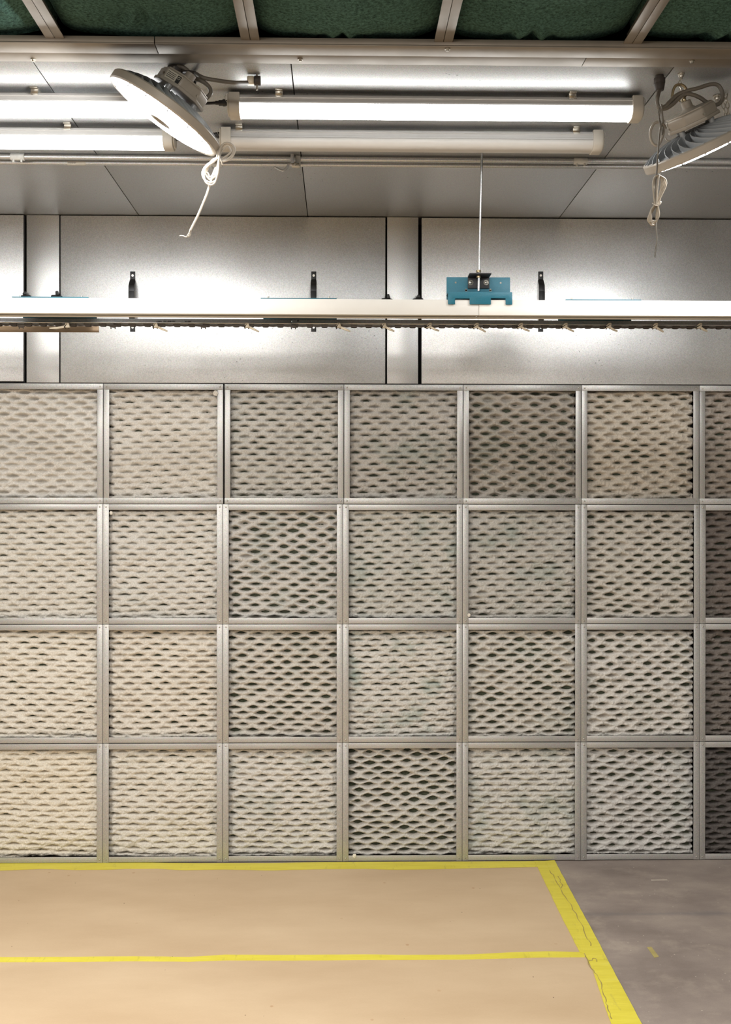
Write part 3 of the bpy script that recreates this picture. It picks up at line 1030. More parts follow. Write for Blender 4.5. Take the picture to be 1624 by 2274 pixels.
# ------------------------------------------------------------------ rod hanger with teal saddle bracket
hg = thing('rod_hanger', 'threaded rod hanger with black angle and teal saddle bracket gripping the rail', 'bracket', loc=(0, 0, 0))
YL = YR0 - 0.0035        # front lip plane
YP = YR1 - 0.022          # upright plate plane
qz = lambda y: at(1065, y, YL).z
qx = lambda x: at(x, 660, YL).x
lip = [(qx(995), qz(648.5)), (qx(1138), qz(648.5)), (qx(1138), qz(676.5)), (qx(1123), qz(676.5)), (qx(1123), qz(662.5)), (qx(1090.5), qz(662.5)), (qx(1090.5), qz(676.3)), (qx(1043), qz(676.3)), (qx(1043), qz(663.5)), (qx(1011), qz(663.5)), (qx(1011), qz(676.3)), (qx(995), qz(676.3))]
tp = MB().prism_y(lip, YL - 0.003, YL)
zsh = qz(648.5)
tp.box(qx(995), qx(1138), YL - 0.001, YP + 0.001, zsh - 0.003, zsh)
pz = at(1065, 615.5, YP).z
tp.box(at(992, 640, YP).x, at(1133.5, 640, YP).x, YP, YP + 0.003, zt + 0.0006, pz)
sad = tp.build('saddle_bracket', M['teal'], hg, bevel=0.0018)
hole = MB()
for px, py in ((1012.3, 627.5), (1112.3, 628.2)):
    p = at(px, py, YP)
    hole.cyl((p.x, YP - 0.0006, p.z), (p.x, YP + 0.0012, p.z), 0.0032, 14)
for px in (1035.5, 1089.5):
    p = at(px, 644.5, YP)
    hole.box(p.x - 0.004, p.x + 0.004, YP - 0.0006, YP + 0.001, p.z - 0.004, p.z + 0.002)
    hole.cyl((p.x, YP - 0.0006, p.z + 0.001), (p.x, YP + 0.001, p.z + 0.001), 0.004, 14)
hole.build('punched_hole', M['zinc'], sad)
# black angle
az0, az1 = at(1063, 641, YP).z, at(1063, 606.5, YP - 0.05).z
ax0, ax1 = at(1039, 620, YP).x, at(1087, 620, YP).x
an = MB().box(ax0, ax1, YP - 0.005, YP - 0.0002, az0, az1 + 0.0).box(ax0, ax1, YP - 0.055, YP - 0.003, az1 - 0.005, az1).build('angle_bracket', M['black_paint'], hg, bevel=0.0012)
for px in (1046, 1080):
    p = at(px, 627.5, YP - 0.006)
    MB().cyl((p.x, YP - 0.005, p.z), (p.x, YP - 0.0065, p.z), 0.0088, 20).build('washer', M['zinc'], an)
    b0 = MB().cyl((p.x, YP - 0.0065, p.z), (p.x, YP - 0.010, p.z), 0.0062, 18, 0.0045)
    b0.build('bolt_head', M['zinc'], an, bevel=0.0006)
YD = YP - 0.03
r0 = at(1063.2, 646.5, YD)
zr = H
r1x = on(1072.8, 320, H).x
r1 = Vector((r1x, YD, zr))
rod = MB()
segs = 170
rod.tube([r0 + (r1 - r0) * (i / segs) for i in range(segs + 1)], lambda t: 0.0044, 10, 1)
rod = rod.build('threaded_rod', M['conduit'], hg)
for py0, py1 in ((599.8, 605.6), (611.5, 617.0)):
    a, b2 = at(1063, py0, YD), at(1063, py1, YD)
    MB().cyl(a, b2, 0.0082, 6).build('nut', M['brass'], hg, bevel=0.0005)
MB().cyl((r1.x, r1.y, H - 0.006), (r1.x, r1.y, H), 0.009, 6).build('ceiling_nut', M['zinc'], hg)

# ------------------------------------------------------------------ tube lights
def tube_light(label, px0, px1, Y, lit, caps, clips, zdrop=0.0, pyc=240):
    zc = H - 0.013 - zdrop
    x0, x1 = (at(px0, pyc, Y - 0.02).x if px0 is not None else None), (at(px1, pyc, Y - 0.02).x if px1 is not None else None)
    if x0 is None:
        x0 = x1 - 1.245
    if x1 is None:
        x1 = x0 + 1.245
    o = thing('tube_light', label, 'light', loc=((x0 + x1) / 2, Y, zc), group='linear tube lights on the ceiling')
    L = (x1 - x0) / 2
    hw = 0.036
    # ridged housing profile (y, z)
    P = [(-hw, -0.028), (-hw, -0.023), (-hw + 0.002, -0.022), (-hw + 0.002, -0.013), (-hw + 0.0005, -0.012), (-hw + 0.0005, -0.009), (-hw + 0.004, -0.008), (-hw + 0.005, -0.003), (-hw + 0.010, 0.0)]
    P = P + [(-y, z) for y, z in P[::-1]]
    MB().prism_x(P, -L + 0.03, L - 0.03).build('housing', M['housing'], o, smooth=30)
    # milky diffuser: rounded trough
    D = [(-hw + 0.0006, -0.028), (-hw - 0.0018, -0.031), (-hw - 0.0018, -0.039), (-hw + 0.003, -0.049), (-hw + 0.012, -0.0555), (-hw + 0.024, -0.058)]
    D = D + [(-y, z) for y, z in D[::-1]]
    MB().prism_x(D, -L + 0.034, L - 0.034).build('diffuser', M['tube_on'] if lit else M['diffuser_off'], o, smooth=60)
    for sgn in (-1, 1):
        C = [(-hw - 0.003, 0.003), (-hw - 0.004, -0.022), (-hw - 0.005, -0.025), (-hw - 0.005, -0.040), (-hw + 0.001, -0.052), (-hw + 0.011, -0.0595), (-hw + 0.024, -0.062)]
        C = C + [(-y, z) for y, z in C[::-1]]
        e0, e1 = sgn * (L - 0.037), sgn * (L - 0.006)
        cap = MB().prism_x(C, min(e0, e1), max(e0, e1)).build('end_cap', M['cap'], o, bevel=0.001, smooth=50)
        C2 = [(y * 0.80, -0.012 + (z + 0.012) * 0.86) for y, z in C]
        e2 = sgn * L
        MB().prism_x(C2, min(e1, e2), max(e1, e2)).build('end_plug', M['cap'], cap, bevel=0.003, smooth=50)
        # wire bail
        w = MB().tube([(sgn * (L - 0.012), -0.012, 0.002), (sgn * (L + 0.002), -0.012, 0.006), (sgn * (L + 0.008), -0.012, -0.004), (sgn * (L + 0.004), -0.012, -0.016), (sgn * L, -0.012, -0.018)], 0.0008, 6, 5)
        w.build('wire_bail', M['zinc'], cap)
    for cpx in clips:
        cx = at(cpx, pyc, Y - 0.03).x - (x0 + x1) / 2
        K = [(-hw - 0.002, -0.010), (-hw - 0.002, -0.006), (-hw + 0.004, 0.0015), (-hw + 0.004, 0.008), (-hw - 0.008, 0.008), (-hw - 0.008, 0.0125), (hw - 0.004, 0.0125), (hw - 0.004, 0.002), (-hw + 0.006, 0.001), (-hw + 0.001, -0.010)]
        MB().prism_x(K, cx - 0.011, cx + 0.011).build('mounting_clip', M['zinc'], o, bevel=0.0004)
    return o


YT_1, YT_2 = on(812, 206, H).y + 0.012, on(812, 283, H).y + 0.012
t1 = tube_light('lit tube light right of the left-hand disc lamp, nearer the front trim', 505, 1430, YT_1, True, 'both', (620, 1272), pyc=240)
t2 = tube_light('unlit white tube light right of the hanging white cord', 488, 1341, YT_2, False, 'both', (531, 1280), pyc=315)
t3 = tube_light('lit tube light at the upper left, running behind the left-hand disc lamp', None, 402, YT_1, True, 'both', (77,), pyc=235)
t4 = tube_light('lit tube light at the left, its right end cap below the disc lamp', None, 388, YT_2, True, 'both', (150,), pyc=310)

# feed plugs on the left ends of the right-hand tubes
for px, py, Y, lab, pts in ((495, 228, YT_1, 'black cable plug at the left end of the lit right-hand tube', ((505, 228.5), (486, 228.5), (470, 229), (430, 231), (404, 236))), (483, 301, YT_2, 'black angled plug at the left end of the unlit tube', ((489, 301), (478, 299), (468, 300), (440, 303), (391, 310)))):
    o = thing('cable_plug', lab, 'plug', loc=(0, 0, 0))
    P = [at(a, b, Y) for a, b in pts]
    MB().cyl(P[0], P[1], 0.0085, 12).cyl(P[0] + (P[1] - P[0]) * 0.2, P[0] + (P[1] - P[0]) * 0.55, 0.0105, 12).cyl(P[1], P[1] + (P[1] - P[0]) * 0.4, 0.006, 12).build('plug_body', M['black'], o, bevel=0.0008)
    MB().tube([P[1] + (P[1] - P[0]) * 0.3] + P[2:], 0.0046, 8).build('plug_cable', M['black'], o)

# ------------------------------------------------------------------ conduits on the ceiling
CR = 0.0095
Yc1 = on(700, 352.5, H - CR).y
Yc2 = on(700, 364.5, H - CR).y
labs = ('zinc conduit along the ceiling, the nearer one, behind the tube lights', 'zinc conduit along the ceiling, the farther one, closer to the upper wall')
for Yc, lab, cps in ((Yc1, labs[0], (47, 1290)), (Yc2, labs[1], (476, ))):
    o = thing('conduit', lab, 'pipe', loc=(0, Yc, H - CR - 0.001), group='conduits under the ceiling')
    MB().cyl((XL + 0.05, 0, 0), (XR - 0.05, 0, 0), CR, 18).build('pipe', M['conduit'], o)
    for cp in cps:
        cx = on(cp, 356, H - CR).x
        mb = MB().cyl((cx - 0.024, 0, 0), (cx + 0.024, 0, 0), CR + 0.0028, 18)
        cpl = mb.build('coupling', M['clear'], o, bevel=0.001)
        for dx in (-0.014, 0.014):
            MB().cyl((cx + dx, -0.004, -CR), (cx + dx, -0.004, -CR - 0.011), 0.0042, 10).build('set_screw', M['clear'], cpl)
# printed label wrapped on the far conduit
a, b2 = on(154, 366, H - CR), on(195, 366, H - CR)
lb = MB()
for k in range(8):
    t0, t1 = math.radians(180 + 16 * k - 10), math.radians(180 + 16 * (k + 1) - 10)
    r_ = CR + 0.0006
    vs = [(x, Yc2 + r_ * math.cos(t), H - CR - 0.001 + r_ * math.sin(t)) for x in (a.x, b2.x) for t in (t0, t1)]
    lb.add(vs, [(0, 1, 3, 2)])
cl = tag(lb.build('pipe_sticker', M['plate']), 'white printed sticker wrapped on the farther conduit at the left', 'sticker')
pr = MB()
rb = random.Random(9)
for k in range(11):
    xx = a.x + 0.004 + k * 0.0026
    zc = H - CR - 0.001 + (CR + 0.0008) * math.sin(math.radians(205))
    yc = Yc2 + (CR + 0.0008) * math.cos(math.radians(205))
    pr.box(xx, xx + 0.0016, yc - 0.0005, yc, zc - 0.0015 * rb.random(), zc + 0.002)
pr.build('printed_text', M['plate_print'], cl)

# beam hook under the conduits
bh = thing('conduit_hook', 'zinc stud with curved hook hanging at the conduit below the unlit tube', 'hook', loc=(0, 0, 0))
p0, p1 = at(649.5, 336, Yc1 - 0.02), at(650.5, 363, Yc1 - 0.02)
MB().box(p0.x - 0.006, p0.x + 0.006, Yc1 - 0.026, Yc1 - 0.014, p1.z, H).build('stud', M['conduit'], bh, bevel=0.001)
MB().tube([at(652, 366, Yc1 - 0.02), at(642, 366, Yc1 - 0.02), at(636, 374, Yc1 - 0.02), at(629, 379, Yc1 - 0.02), at(620, 376, Yc1 - 0.02), at(612, 372, Yc1 - 0.02), at(607, 373, Yc1 - 0.02)], lambda t: 0.0055 - 0.003 * t, 10).build('hook', M['conduit'], bh)
q = at(656, 368, Yc1 - 0.02)
MB().cyl((q.x - 0.012, q.y, q.z), (q.x + 0.014, q.y, q.z), 0.008, 10).cyl((q.x, q.y - 0.014, q.z + 0.002), (q.x, q.y + 0.004, q.z + 0.002), 0.005, 6).build('clamp', M['zinc'], bh, bevel=0.0006)
q = at(662, 363, Yc1 - 0.005)
MB().box(q.x - 0.009, q.x + 0.009, Yc1 - 0.012, Yc1 + 0.012, q.z - 0.012, H - 0.001).build('strap', M['clear'], bh, bevel=0.002)

# ------------------------------------------------------------------ disc lamps (high bays)
def disc_lamp(label, px, py, Y, ang, facing, R, spin):
    """ang: direction of the disc edge across the picture (degrees, up is positive); facing: how far the lens turns to the camera"""
    c = at(px, py, Y)
    d = (EYE - c).normalized()
    r = RIGHT - d * RIGHT.dot(d)
    r.normalize()
    u = d.cross(r)
    u = u if u.z > 0 else -u
    a = math.radians(ang)
    along = r * math.cos(a) + u * math.sin(a)
    nrm = (-r * math.sin(a) + u * math.cos(a))       # up side of the disc
    face = (-nrm * math.sqrt(1 - facing * facing) + d * facing)
    zl = -face
    xl = along
    yl = zl.cross(xl)
    rot = Matrix((xl, yl, zl)).transposed()
    mt = rot.to_4x4()
    mt.translation = c
    o = thing('disc_lamp', label, 'light', mat=mt, group='round disc lamps under the ceiling')
    # rim: thick ring
    MB().lathe([(R * 0.915, -0.012), (R * 0.93, -0.0135), (R * 0.985, -0.0135), (R, -0.010), (R, 0.009), (R * 0.985, 0.0125), (R * 0.90, 0.0125), (R * 0.90, 0.004), (R * 0.915, 0.003), (R * 0.915, -0.012)], 72).build('rim', M['lamp_shell'], o, smooth=35)
    ln = MB().lathe([(0.031, -0.0220), (0.034, -0.0252), (R * 0.30, -0.0255), (R * 0.6, -0.0235), (R * 0.84, -0.0175), (R * 0.912, -0.0110), (R * 0.912, -0.004), (0.031, -0.004), (0.031, -0.0220)], 64).build('lens', M['disc_on'], o, smooth=35)
    for k in range(14):
        t = 2 * math.pi * (k + 0.5) / 14
        q = Vector((math.cos(t) * R * 0.87, math.sin(t) * R * 0.87, 0))
        MB().cyl(q + Vector((0, 0, -0.012)), q + Vector((0, 0, -0.0182)), 0.0028, 8).build('lens_screw', M['plate_print'], ln)
    MB().lathe([(0, -0.020), (0.019, -0.020), (0.021, -0.0262), (0.0308, -0.0268), (0.0308, -0.004), (0, -0.004)], 28).build('center_port', M['lamp_shell'], o, smooth=35)
    # heat sink: dished plate with swept fins
    MB().lathe([(0, 0.004), (R * 0.90, 0.004), (R * 0.90, 0.012), (R * 0.5, 0.018), (0.03, 0.024), (0.03, 0.05), (0, 0.05)], 64).build('heat_sink_plate', M['fin'], o, smooth=35)
    fins = MB()
    nf = 30
    for k in range(nf):
        t0 = 2 * math.pi * k / nf
        S = []
        m_ = 9
        for i in range(m_):
            s = i / (m_ - 1)
            rr = 0.034 + (R * 0.965 - 0.034) * s
            th = t0 + 0.55 * s * s
            hh = 0.050 - 0.012 * s - 0.024 * s ** 3
            if i == m_ - 1:
                hh = 0.0145
            S.append((rr, th, hh))
        vs = []
        for rr, th, hh in S:
            wd = 0.0013 / rr
            for zz, ww in ((0.009, 1.3), (hh, 0.8)):
                for sg in (-1, 1):
                    vs.append((rr * math.cos(th + sg * wd * ww), rr * math.sin(th + sg * wd * ww), zz))
        fs = []
        for i in range(m_ - 1):
            b = i * 4
            fs += [(b, b + 4, b + 6, b + 2), (b + 1, b + 3, b + 7, b + 5), (b + 2, b + 6, b + 7, b + 3), (b, b + 1, b + 5, b + 4)]
        fs += [(0, 2, 3, 1), ((m_ - 1) * 4, (m_ - 1) * 4 + 1, (m_ - 1) * 4 + 3, (m_ - 1) * 4 + 2)]
        fins.add(vs, fs)
    fins.build('heat_sink_fins', M['fin'], o, smooth=35)
    # driver housing: octagonal box with lugs on a flange, standing on posts
    rd = 0.075
    oct_ = [(rd * math.cos(spin + math.pi / 8 + k * math.pi / 4), rd * math.sin(spin + math.pi / 8 + k * math.pi / 4)) for k in range(8)]
    dz0, dz1 = 0.062, 0.098
    dv = MB().prism_z(oct_, dz0, dz1).build('driver_box', M['lamp_shell'], o, bevel=0.006, seg=3)
    MB().prism_z([(x * 1.05, y * 1.05) for x, y in oct_], dz0 - 0.002, dz0 + 0.008).build('driver_flange', M['lamp_shell'], dv, bevel=0.002)
    MB().prism_z([(x * 0.94, y * 0.94) for x, y in oct_], dz1 - 0.001, dz1 + 0.004).build('driver_lid', M['lamp_shell'], dv, bevel=0.002)
    for k in range(4):
        t = spin + math.pi / 4 + k * math.pi / 2
        x, y = math.cos(t), math.sin(t)
        MB().cyl((0.060 * x, 0.060 * y, 0.014), (0.060 * x, 0.060 * y, dz0), 0.0085, 12).build('standoff', M['fin'], o)
        x, y = math.cos(t - 0.42), math.sin(t - 0.42)
        MB().cyl((0.066 * x, 0.066 * y, dz1 - 0.020), (0.0765 * x, 0.0765 * y, dz1 - 0.020), 0.0035, 12).build('lid_screw', M['zinc'], dv)
    hub = MB().lathe([(0.030, dz1 + 0.003), (0.020, dz1 + 0.008), (0.015, dz1 + 0.012), (0.0145, dz1 + 0.030), (0.012, dz1 + 0.031), (0, dz1 + 0.031)], 24).build('hub', M['lamp_shell'], o, smooth=35)
    return o, c, rot, dz1


lampL, cL, rotL, dzL = disc_lamp('round disc lamp at the left, tilted steeply with its bright face towards the floor', 368, 252, -1.675, -36.9, 0.165, 0.1705, 0.25)
lampR, cR, rotR, dzR = disc_lamp('round disc lamp at the right edge, seen edge-on with grey fins showing', 1559, 320, -1.56, 25.5, -0.083, 0.172, 0.1)

# nameplate on the left lamp's driver box: printed plate with a black square and pale ring
Lz = rotL


def face_plate(parent, rot, c, tang, dz, half_w, half_h, r_):
    """small plate on the side of the driver box that faces the camera"""
    d = (EYE - c)
    dl = rot.inverted() @ d
    th = math.atan2(dl.y, dl.x) + tang
    nx, ny = math.cos(th), math.sin(th)
    tx, ty = -ny, nx
    f = lambda s, z, off: (nx * (r_ + off) + tx * s, ny * (r_ + off) + ty * s, dz + z)
    mb = MB()
    q = [(-half_w, -half_h), (half_w, -half_h), (half_w, half_h), (-half_w, half_h)]
    mb.add([f(s, z, 0) for s, z in q] + [f(s, z, 0.0012) for s, z in q], [(0, 1, 2, 3), (4, 5, 6, 7), (0, 1, 5, 4), (1, 2, 6, 5), (2, 3, 7, 6), (3, 0, 4, 7)])
    pl = mb.build('name_plate', M['plate'], parent)
    mb = MB()
    q = [(half_w * 0.42, -half_h * 0.8), (half_w * 0.92, -half_h * 0.8), (half_w * 0.92, half_h * 0.8), (half_w * 0.42, half_h * 0.8)]
    mb.add([f(s, z, 0.0013) for s, z in q] + [f(s, z, 0.0016) for s, z in q], [(0, 1, 2, 3), (4, 5, 6, 7), (0, 1, 5, 4), (1, 2, 6, 5), (2, 3, 7, 6), (3, 0, 4, 7)])
    for k in range(4):
        z = half_h * (0.55 - 0.35 * k)
        q = [(-half_w * 0.9, z), (half_w * 0.2, z), (half_w * 0.2, z + half_h * 0.12), (-half_w * 0.9, z + half_h * 0.12)]
        mb.add([f(s, zz, 0.0013) for s, zz in q] + [f(s, zz, 0.0016) for s, zz in q], [(0, 1, 2, 3), (4, 5, 6, 7)])
    mb.build('plate_print', M['plate_print'], pl)
    rg = MB()
    n = 20
    cs, cz_ = half_w * 0.67, half_h * 0.30
    ro, ri = half_w * 0.17, half_w * 0.11
    vs = [f(cs + R_ * math.cos(2 * math.pi * k / n), cz_ + R_ * math.sin(2 * math.pi * k / n), 0.0019) for R_ in (ri, ro) for k in range(n)]
    rg.add(vs, [(k, (k + 1) % n, n + (k + 1) % n, n + k) for k in range(n)])
    rg.build('ring_mark', M['plate'], pl)


face_plate(lampL, rotL, cL, -0.5, 0.080, 0.024, 0.013, 0.0705)


def hub_top(c, rot, dz):
    return c + rot @ Vector((0, 0, dz + 0.031))


hL, hR = hub_top(cL, rotL, dzL), hub_top(cR, rotR, dzR)

# --- left lamp: eye hook, ceiling cup, cables, white cord
YA = -1.62
gl = thing('ceiling_cup', 'round grey ceiling cup with bolt above the left-hand disc lamp', 'fitting', loc=(0, 0, 0))
p = on(392, 150, H)
MB().cyl((p.x, p.y, H), (p.x, p.y, H - 0.026), 0.026, 24, 0.022).build('cup', M['dark_cable'], gl, bevel=0.002)
q = on(432, 160, H)
MB().cyl((q.x, q.y, H), (q.x, q.y, H - 0.036), 0.0052, 12).cyl((q.x, q.y, H - 0.014), (q.x, q.y, H - 0.026), 0.0105, 6).build('bolt', M['black_paint'], gl)
MB().tube([(p.x + 0.02, p.y, H - 0.012), (q.x - 0.02, q.y, H - 0.02), (q.x, q.y, H - 0.018)], 0.004, 8).build('tie_bar', M['dark_cable'], gl)
W = lambda px, py, Y=YA: at(px, py, Y)
# hanging eye of the lamp
e = MB().tube([hL, hL + rotL @ Vector((0.0, 0, 0.006)), W(405, 158), W(396, 150), W(388, 154), W(392, 162), W(402, 160)], 0.0045, 10)
e.build('hanging_eye', M['dark_cable'], lampL, world=True)
mb = MB().tube([W(393, 164), W(386, 156), W(390, 147), W(400, 147), W(410, 152), W(420, 161), W(425, 170), W(416, 174)], 0.0062, 10)
mb.tube([W(404, 176), W(420, 173), W(438, 176), W(455, 184), W(466, 196), W(468, 207), W(460, 217), W(449, 223), W(440, 222)], 0.0062, 10)
mb.build('supply_cable', M['cable'], lampL, world=True)
bx = thing('junction_box', 'small zinc junction fitting under the ceiling with a grey cable to the left lamp', 'electrical box', loc=(0, 0, 0))
q = at(565, 178, on(565, 178, H - 0.015).y)
cz2 = H - 0.017
MB().box(q.x - 0.020, q.x + 0.0, q.y - 0.012, q.y + 0.012, cz2 - 0.011, cz2 + 0.011).build('fitting_body', M['clip'], bx, bevel=0.003)
MB().cyl((q.x + 0.0, q.y, cz2), (q.x + 0.018, q.y, cz2), 0.014, 16).build('lock_ring', M['dark_cable'], bx, bevel=0.001)
MB().cyl((q.x + 0.008, q.y - 0.004, cz2 - 0.028), (q.x + 0.008, q.y - 0.004, H), 0.0028, 8).build('stud', M['zinc'], bx)
MB().tube([(q.x - 0.016, q.y, cz2 - 0.005), W(520, 183.5), W(490, 180), W(460, 175), W(446, 170), W(436, 164, -1.585)], 0.0056, 10).build('feed_cable', M['cable'], lampL, world=True)


def cord(parent, name, mat, pts, Y, r, wob=0.0, seed=0, n=8, sub=6, closed=False):
    rn = random.Random(seed)
    P = []
    for t in pts:
        yy = Y + (t[2] if len(t) > 2 else 0.0) + rn.uniform(-wob, wob)
        P.append(at(t[0], t[1], yy))
    return MB().tube(P, r, n, sub, closed).build(name, mat, parent, world=True)


YK = -1.66
ck = MB()


def strand(mb, pts, Y, r, sub=6):
    mb.tube([at(t[0], t[1], Y + (t[2] if len(t) > 2 else 0.0)) for t in pts], r, 8, sub)


strand(ck, [(463, 296, 0.03), (470, 307, 0.01), (479, 322), (483, 338), (481, 352), (474, 360)], YK, 0.0027)
for i, (dx, dy, dz_) in enumerate(((-1, 0, 0.0), (5.0, -6.5, 0.007), (2.0, 5.5, -0.006), (8.0, -12.0, 0.010))):
    strand(ck, [(486, 350, dz_), (474, 358 + dy * .3, dz_), (460 + dx * .8, 367 + dy * .3, dz_), (451 + dx, 382, dz_), (454 + dx, 397 + dy, dz_), (466, 405 + dy, dz_), (478 - dx * .6, 401 + dy, dz_), (485 - dx * .8, 386, dz_), (487 - dx * .5, 368, dz_), (487, 350, dz_ - 0.004)], YK, 0.0027)
for i, (dx, dy, dz_) in enumerate(((0, 0, 0.0), (5.5, 6, 0.007), (-3.5, -3, -0.006))):
    strand(ck, [(487, 352, dz_), (488 + dx * .4, 340, dz_), (494 + dx * .3, 326 + dy, dz_), (505, 320 + dy, dz_), (515 - dx, 326 + dy * .6, dz_), (518 - dx, 337, dz_), (511 - dx * .6, 349 - dy, dz_), (499, 355 - dy, dz_), (489, 358, dz_)], YK, 0.0027)
strand(ck, [(486, 346, -0.008), (488, 352, -0.009), (492, 358, -0.008), (494, 366, -0.004)], YK, 0.0022)
strand(ck, [(480, 372, 0.012), (472, 392, 0.010), (467, 408, 0.006), (465, 414, 0), (460, 430), (452, 450), (440, 478), (428, 502), (423, 512)], YK, 0.0036)
ck.build('cord_bundle', M['white_cord'], lampL, world=True)
wr = MB()
strand(wr, [(423, 511), (422, 518), (418, 525), (412, 526), (405, 523.5), (399, 524)], YK, 0.0016)
strand(wr, [(424, 511, 0.003), (424, 517, 0.004), (422, 523, 0.004), (418, 527, 0.003)], YK, 0.0015)
strand(wr, [(422, 511, -0.003), (420, 517, -0.004), (416, 524, -0.003), (416, 527, 0)], YK, 0.0015)
wr.build('bare_wires', M['white_cord'], lampL, world=True)

# --- right lamp: gland, thick supply cable, carabiner, chains, thin tied cord
YQ = -1.60
p = on(1465, 168, H)
gn = thing('cable_gland', 'dark cable gland screwed into the ceiling, left of the right-hand disc lamp', 'fitting', loc=(p.x, p.y, H))
zb0 = at(1465, 201, p.y).z - H
MB().cyl((0, 0, 0), (0, 0, zb0 * 0.18), 0.0125, 20).cyl((0, 0, zb0 * 0.18), (0, 0, zb0 * 0.55), 0.0165, 10).cyl((0, 0, zb0 * 0.55), (0, 0, zb0), 0.0155, 20, 0.0125).build('gland_body', M['dark_cable'], gn, bevel=0.001)
mb = MB()
strand(mb, [(1465, 199, p.y - YQ), (1461, 215), (1460, 229), (1466, 240), (1478, 236), (1488, 226), (1504, 211), (1525, 202), (1550, 196), (1575, 188), (1592, 188), (1602, 198), (1605, 214), (1600, 228), (1587, 233), (1570, 227), (1555, 217), (1538, 210), (1522, 209), (1508, 218), (1495, 231), (1481, 240), (1470, 242)], YQ, 0.0058)
mb.build('supply_cable', M['cable'], lampR, world=True)
mb = MB()
strand(mb, [(1479, 284, 0.02), (1472, 275), (1462, 271), (1452, 276), (1445, 292), (1446, 310), (1454, 322), (1463, 322), (1470, 309), (1474, 293), (1472, 279, 0.006), (1474, 268, 0.01)], YQ + 0.03, 0.0040)
strand(mb, [(1478, 306, 0.03), (1482, 312, 0.025), (1489, 313, 0.02)], YQ + 0.03, 0.0022)
mb.build('control_cable', M['lamp_shell'], lampR, world=True)
# hook through the hub
hk = MB()
hk.tube([hR - rotR @ Vector((0, 0, 0.006)), hR + rotR @ Vector((0, 0, 0.006)), W(1518, 228, YQ + 0.03), W(1516, 221, YQ + 0.03)], 0.0036, 10)
strand(hk, [(1517, 228, 0.03), (1520, 217, 0.03), (1526, 205, 0.02), (1522, 194, 0.02), (1513, 188, 0.02), (1502, 190, 0.02), (1496, 200, 0.02), (1493, 216, 0.02)], YQ, 0.0040)
strand(hk, [(1493, 216, 0.02), (1503, 219, 0.022), (1511, 226, 0.026)], YQ, 0.0018)
hk.build('hanging_hook', M['brass'], lampR, world=True)


def chain(name, label, pts, Y, link, wire):
    o = MB()
    P = [at(a, b, Y) for a, b in pts]
    L = [(P[i + 1] - P[i]).length for i in range(len(P) - 1)]
    tot = sum(L)
    n = max(2, int(tot / (link * 1.45)))
    k = 0
    for i in range(n + 1):
        s = tot * i / n
        acc = 0
        for j in range(len(L)):
            if s <= acc + L[j] + 1e-9:
                t = (s - acc) / L[j]
                c = P[j].lerp(P[j + 1], t)
                d = (P[j + 1] - P[j]).normalized()
                break
            acc += L[j]
        sd = (RIGHT if i % 2 == 0 else FWD).copy()
        sd = (sd - d * sd.dot(d)).normalized()
        a, b = link * 0.98, link * 0.5
        ring = [c + d * (a * 0.55 * math.copysign(1, math.cos(t)) * min(1, abs(math.cos(t)) * 1.5) + a * 0.3 * math.cos(t)) + sd * (b * math.sin(t)) for t in [2 * math.pi * q / 12 for q in range(12)]]
        o.tube(ring, wire, 6, 1, True)
    return tag(o.build(name, M['zinc']), label, 'chain')


pc = on(1513, 163, H)
an = thing('ceiling_anchor', 'zinc anchor nut holding the chain of the right-hand disc lamp', 'anchor', loc=(pc.x, pc.y, H))
MB().cyl((0, 0, 0), (0, 0, -0.004), 0.010, 16).cyl((0, 0, -0.004), (0, 0, -0.011), 0.0075, 6).build('nut', M['zinc'], an, bevel=0.0006)
MB().cyl((0, 0, -0.011), (0, 0, -0.017), 0.004, 10).build('stud_end', M['zinc'], an)
chain('lamp_chain', 'short zinc chain between the ceiling anchor and the hook of the right lamp', [(1516, 166), (1512, 176), (1510, 186), (1513, 196)], YQ + 0.02, 0.0090, 0.0011)
chain('loose_chain', 'loose zinc chain hanging behind the cable at the right edge', [(1612, 212), (1606, 228), (1609, 246), (1613, 258)], YQ + 0.16, 0.0100, 0.0012)
chain('loose_chain', 'second strand of loose chain at the right edge, nearest the picture border', [(1612, 212), (1616, 232), (1617, 246), (1618, 257)], YQ + 0.165, 0.0100, 0.0012)
pc = on(1593, 212, H)
a2 = thing('ceiling_anchor', 'zinc anchor bolt on the ceiling inside the cable loop at the right edge', 'anchor', loc=(pc.x, pc.y, H))
MB().cyl((0, 0, 0), (0, 0, -0.004), 0.012, 16).cyl((0, 0, -0.004), (0, 0, -0.013), 0.008, 6).build('nut', M['zinc'], a2, bevel=0.0006)
a3 = MB().cyl((0, 0, -0.013), (0, 0, -0.020), 0.004, 10).build('stud_end', M['zinc'], a2)
MB().tube([Vector((0.003, 0, -0.016)), Vector((0.012, 0, -0.018)), at(1612, 210, YQ + 0.16) - Vector((pc.x, pc.y, H))], 0.0014, 6).build('wire_tie', M['zinc'], a2)

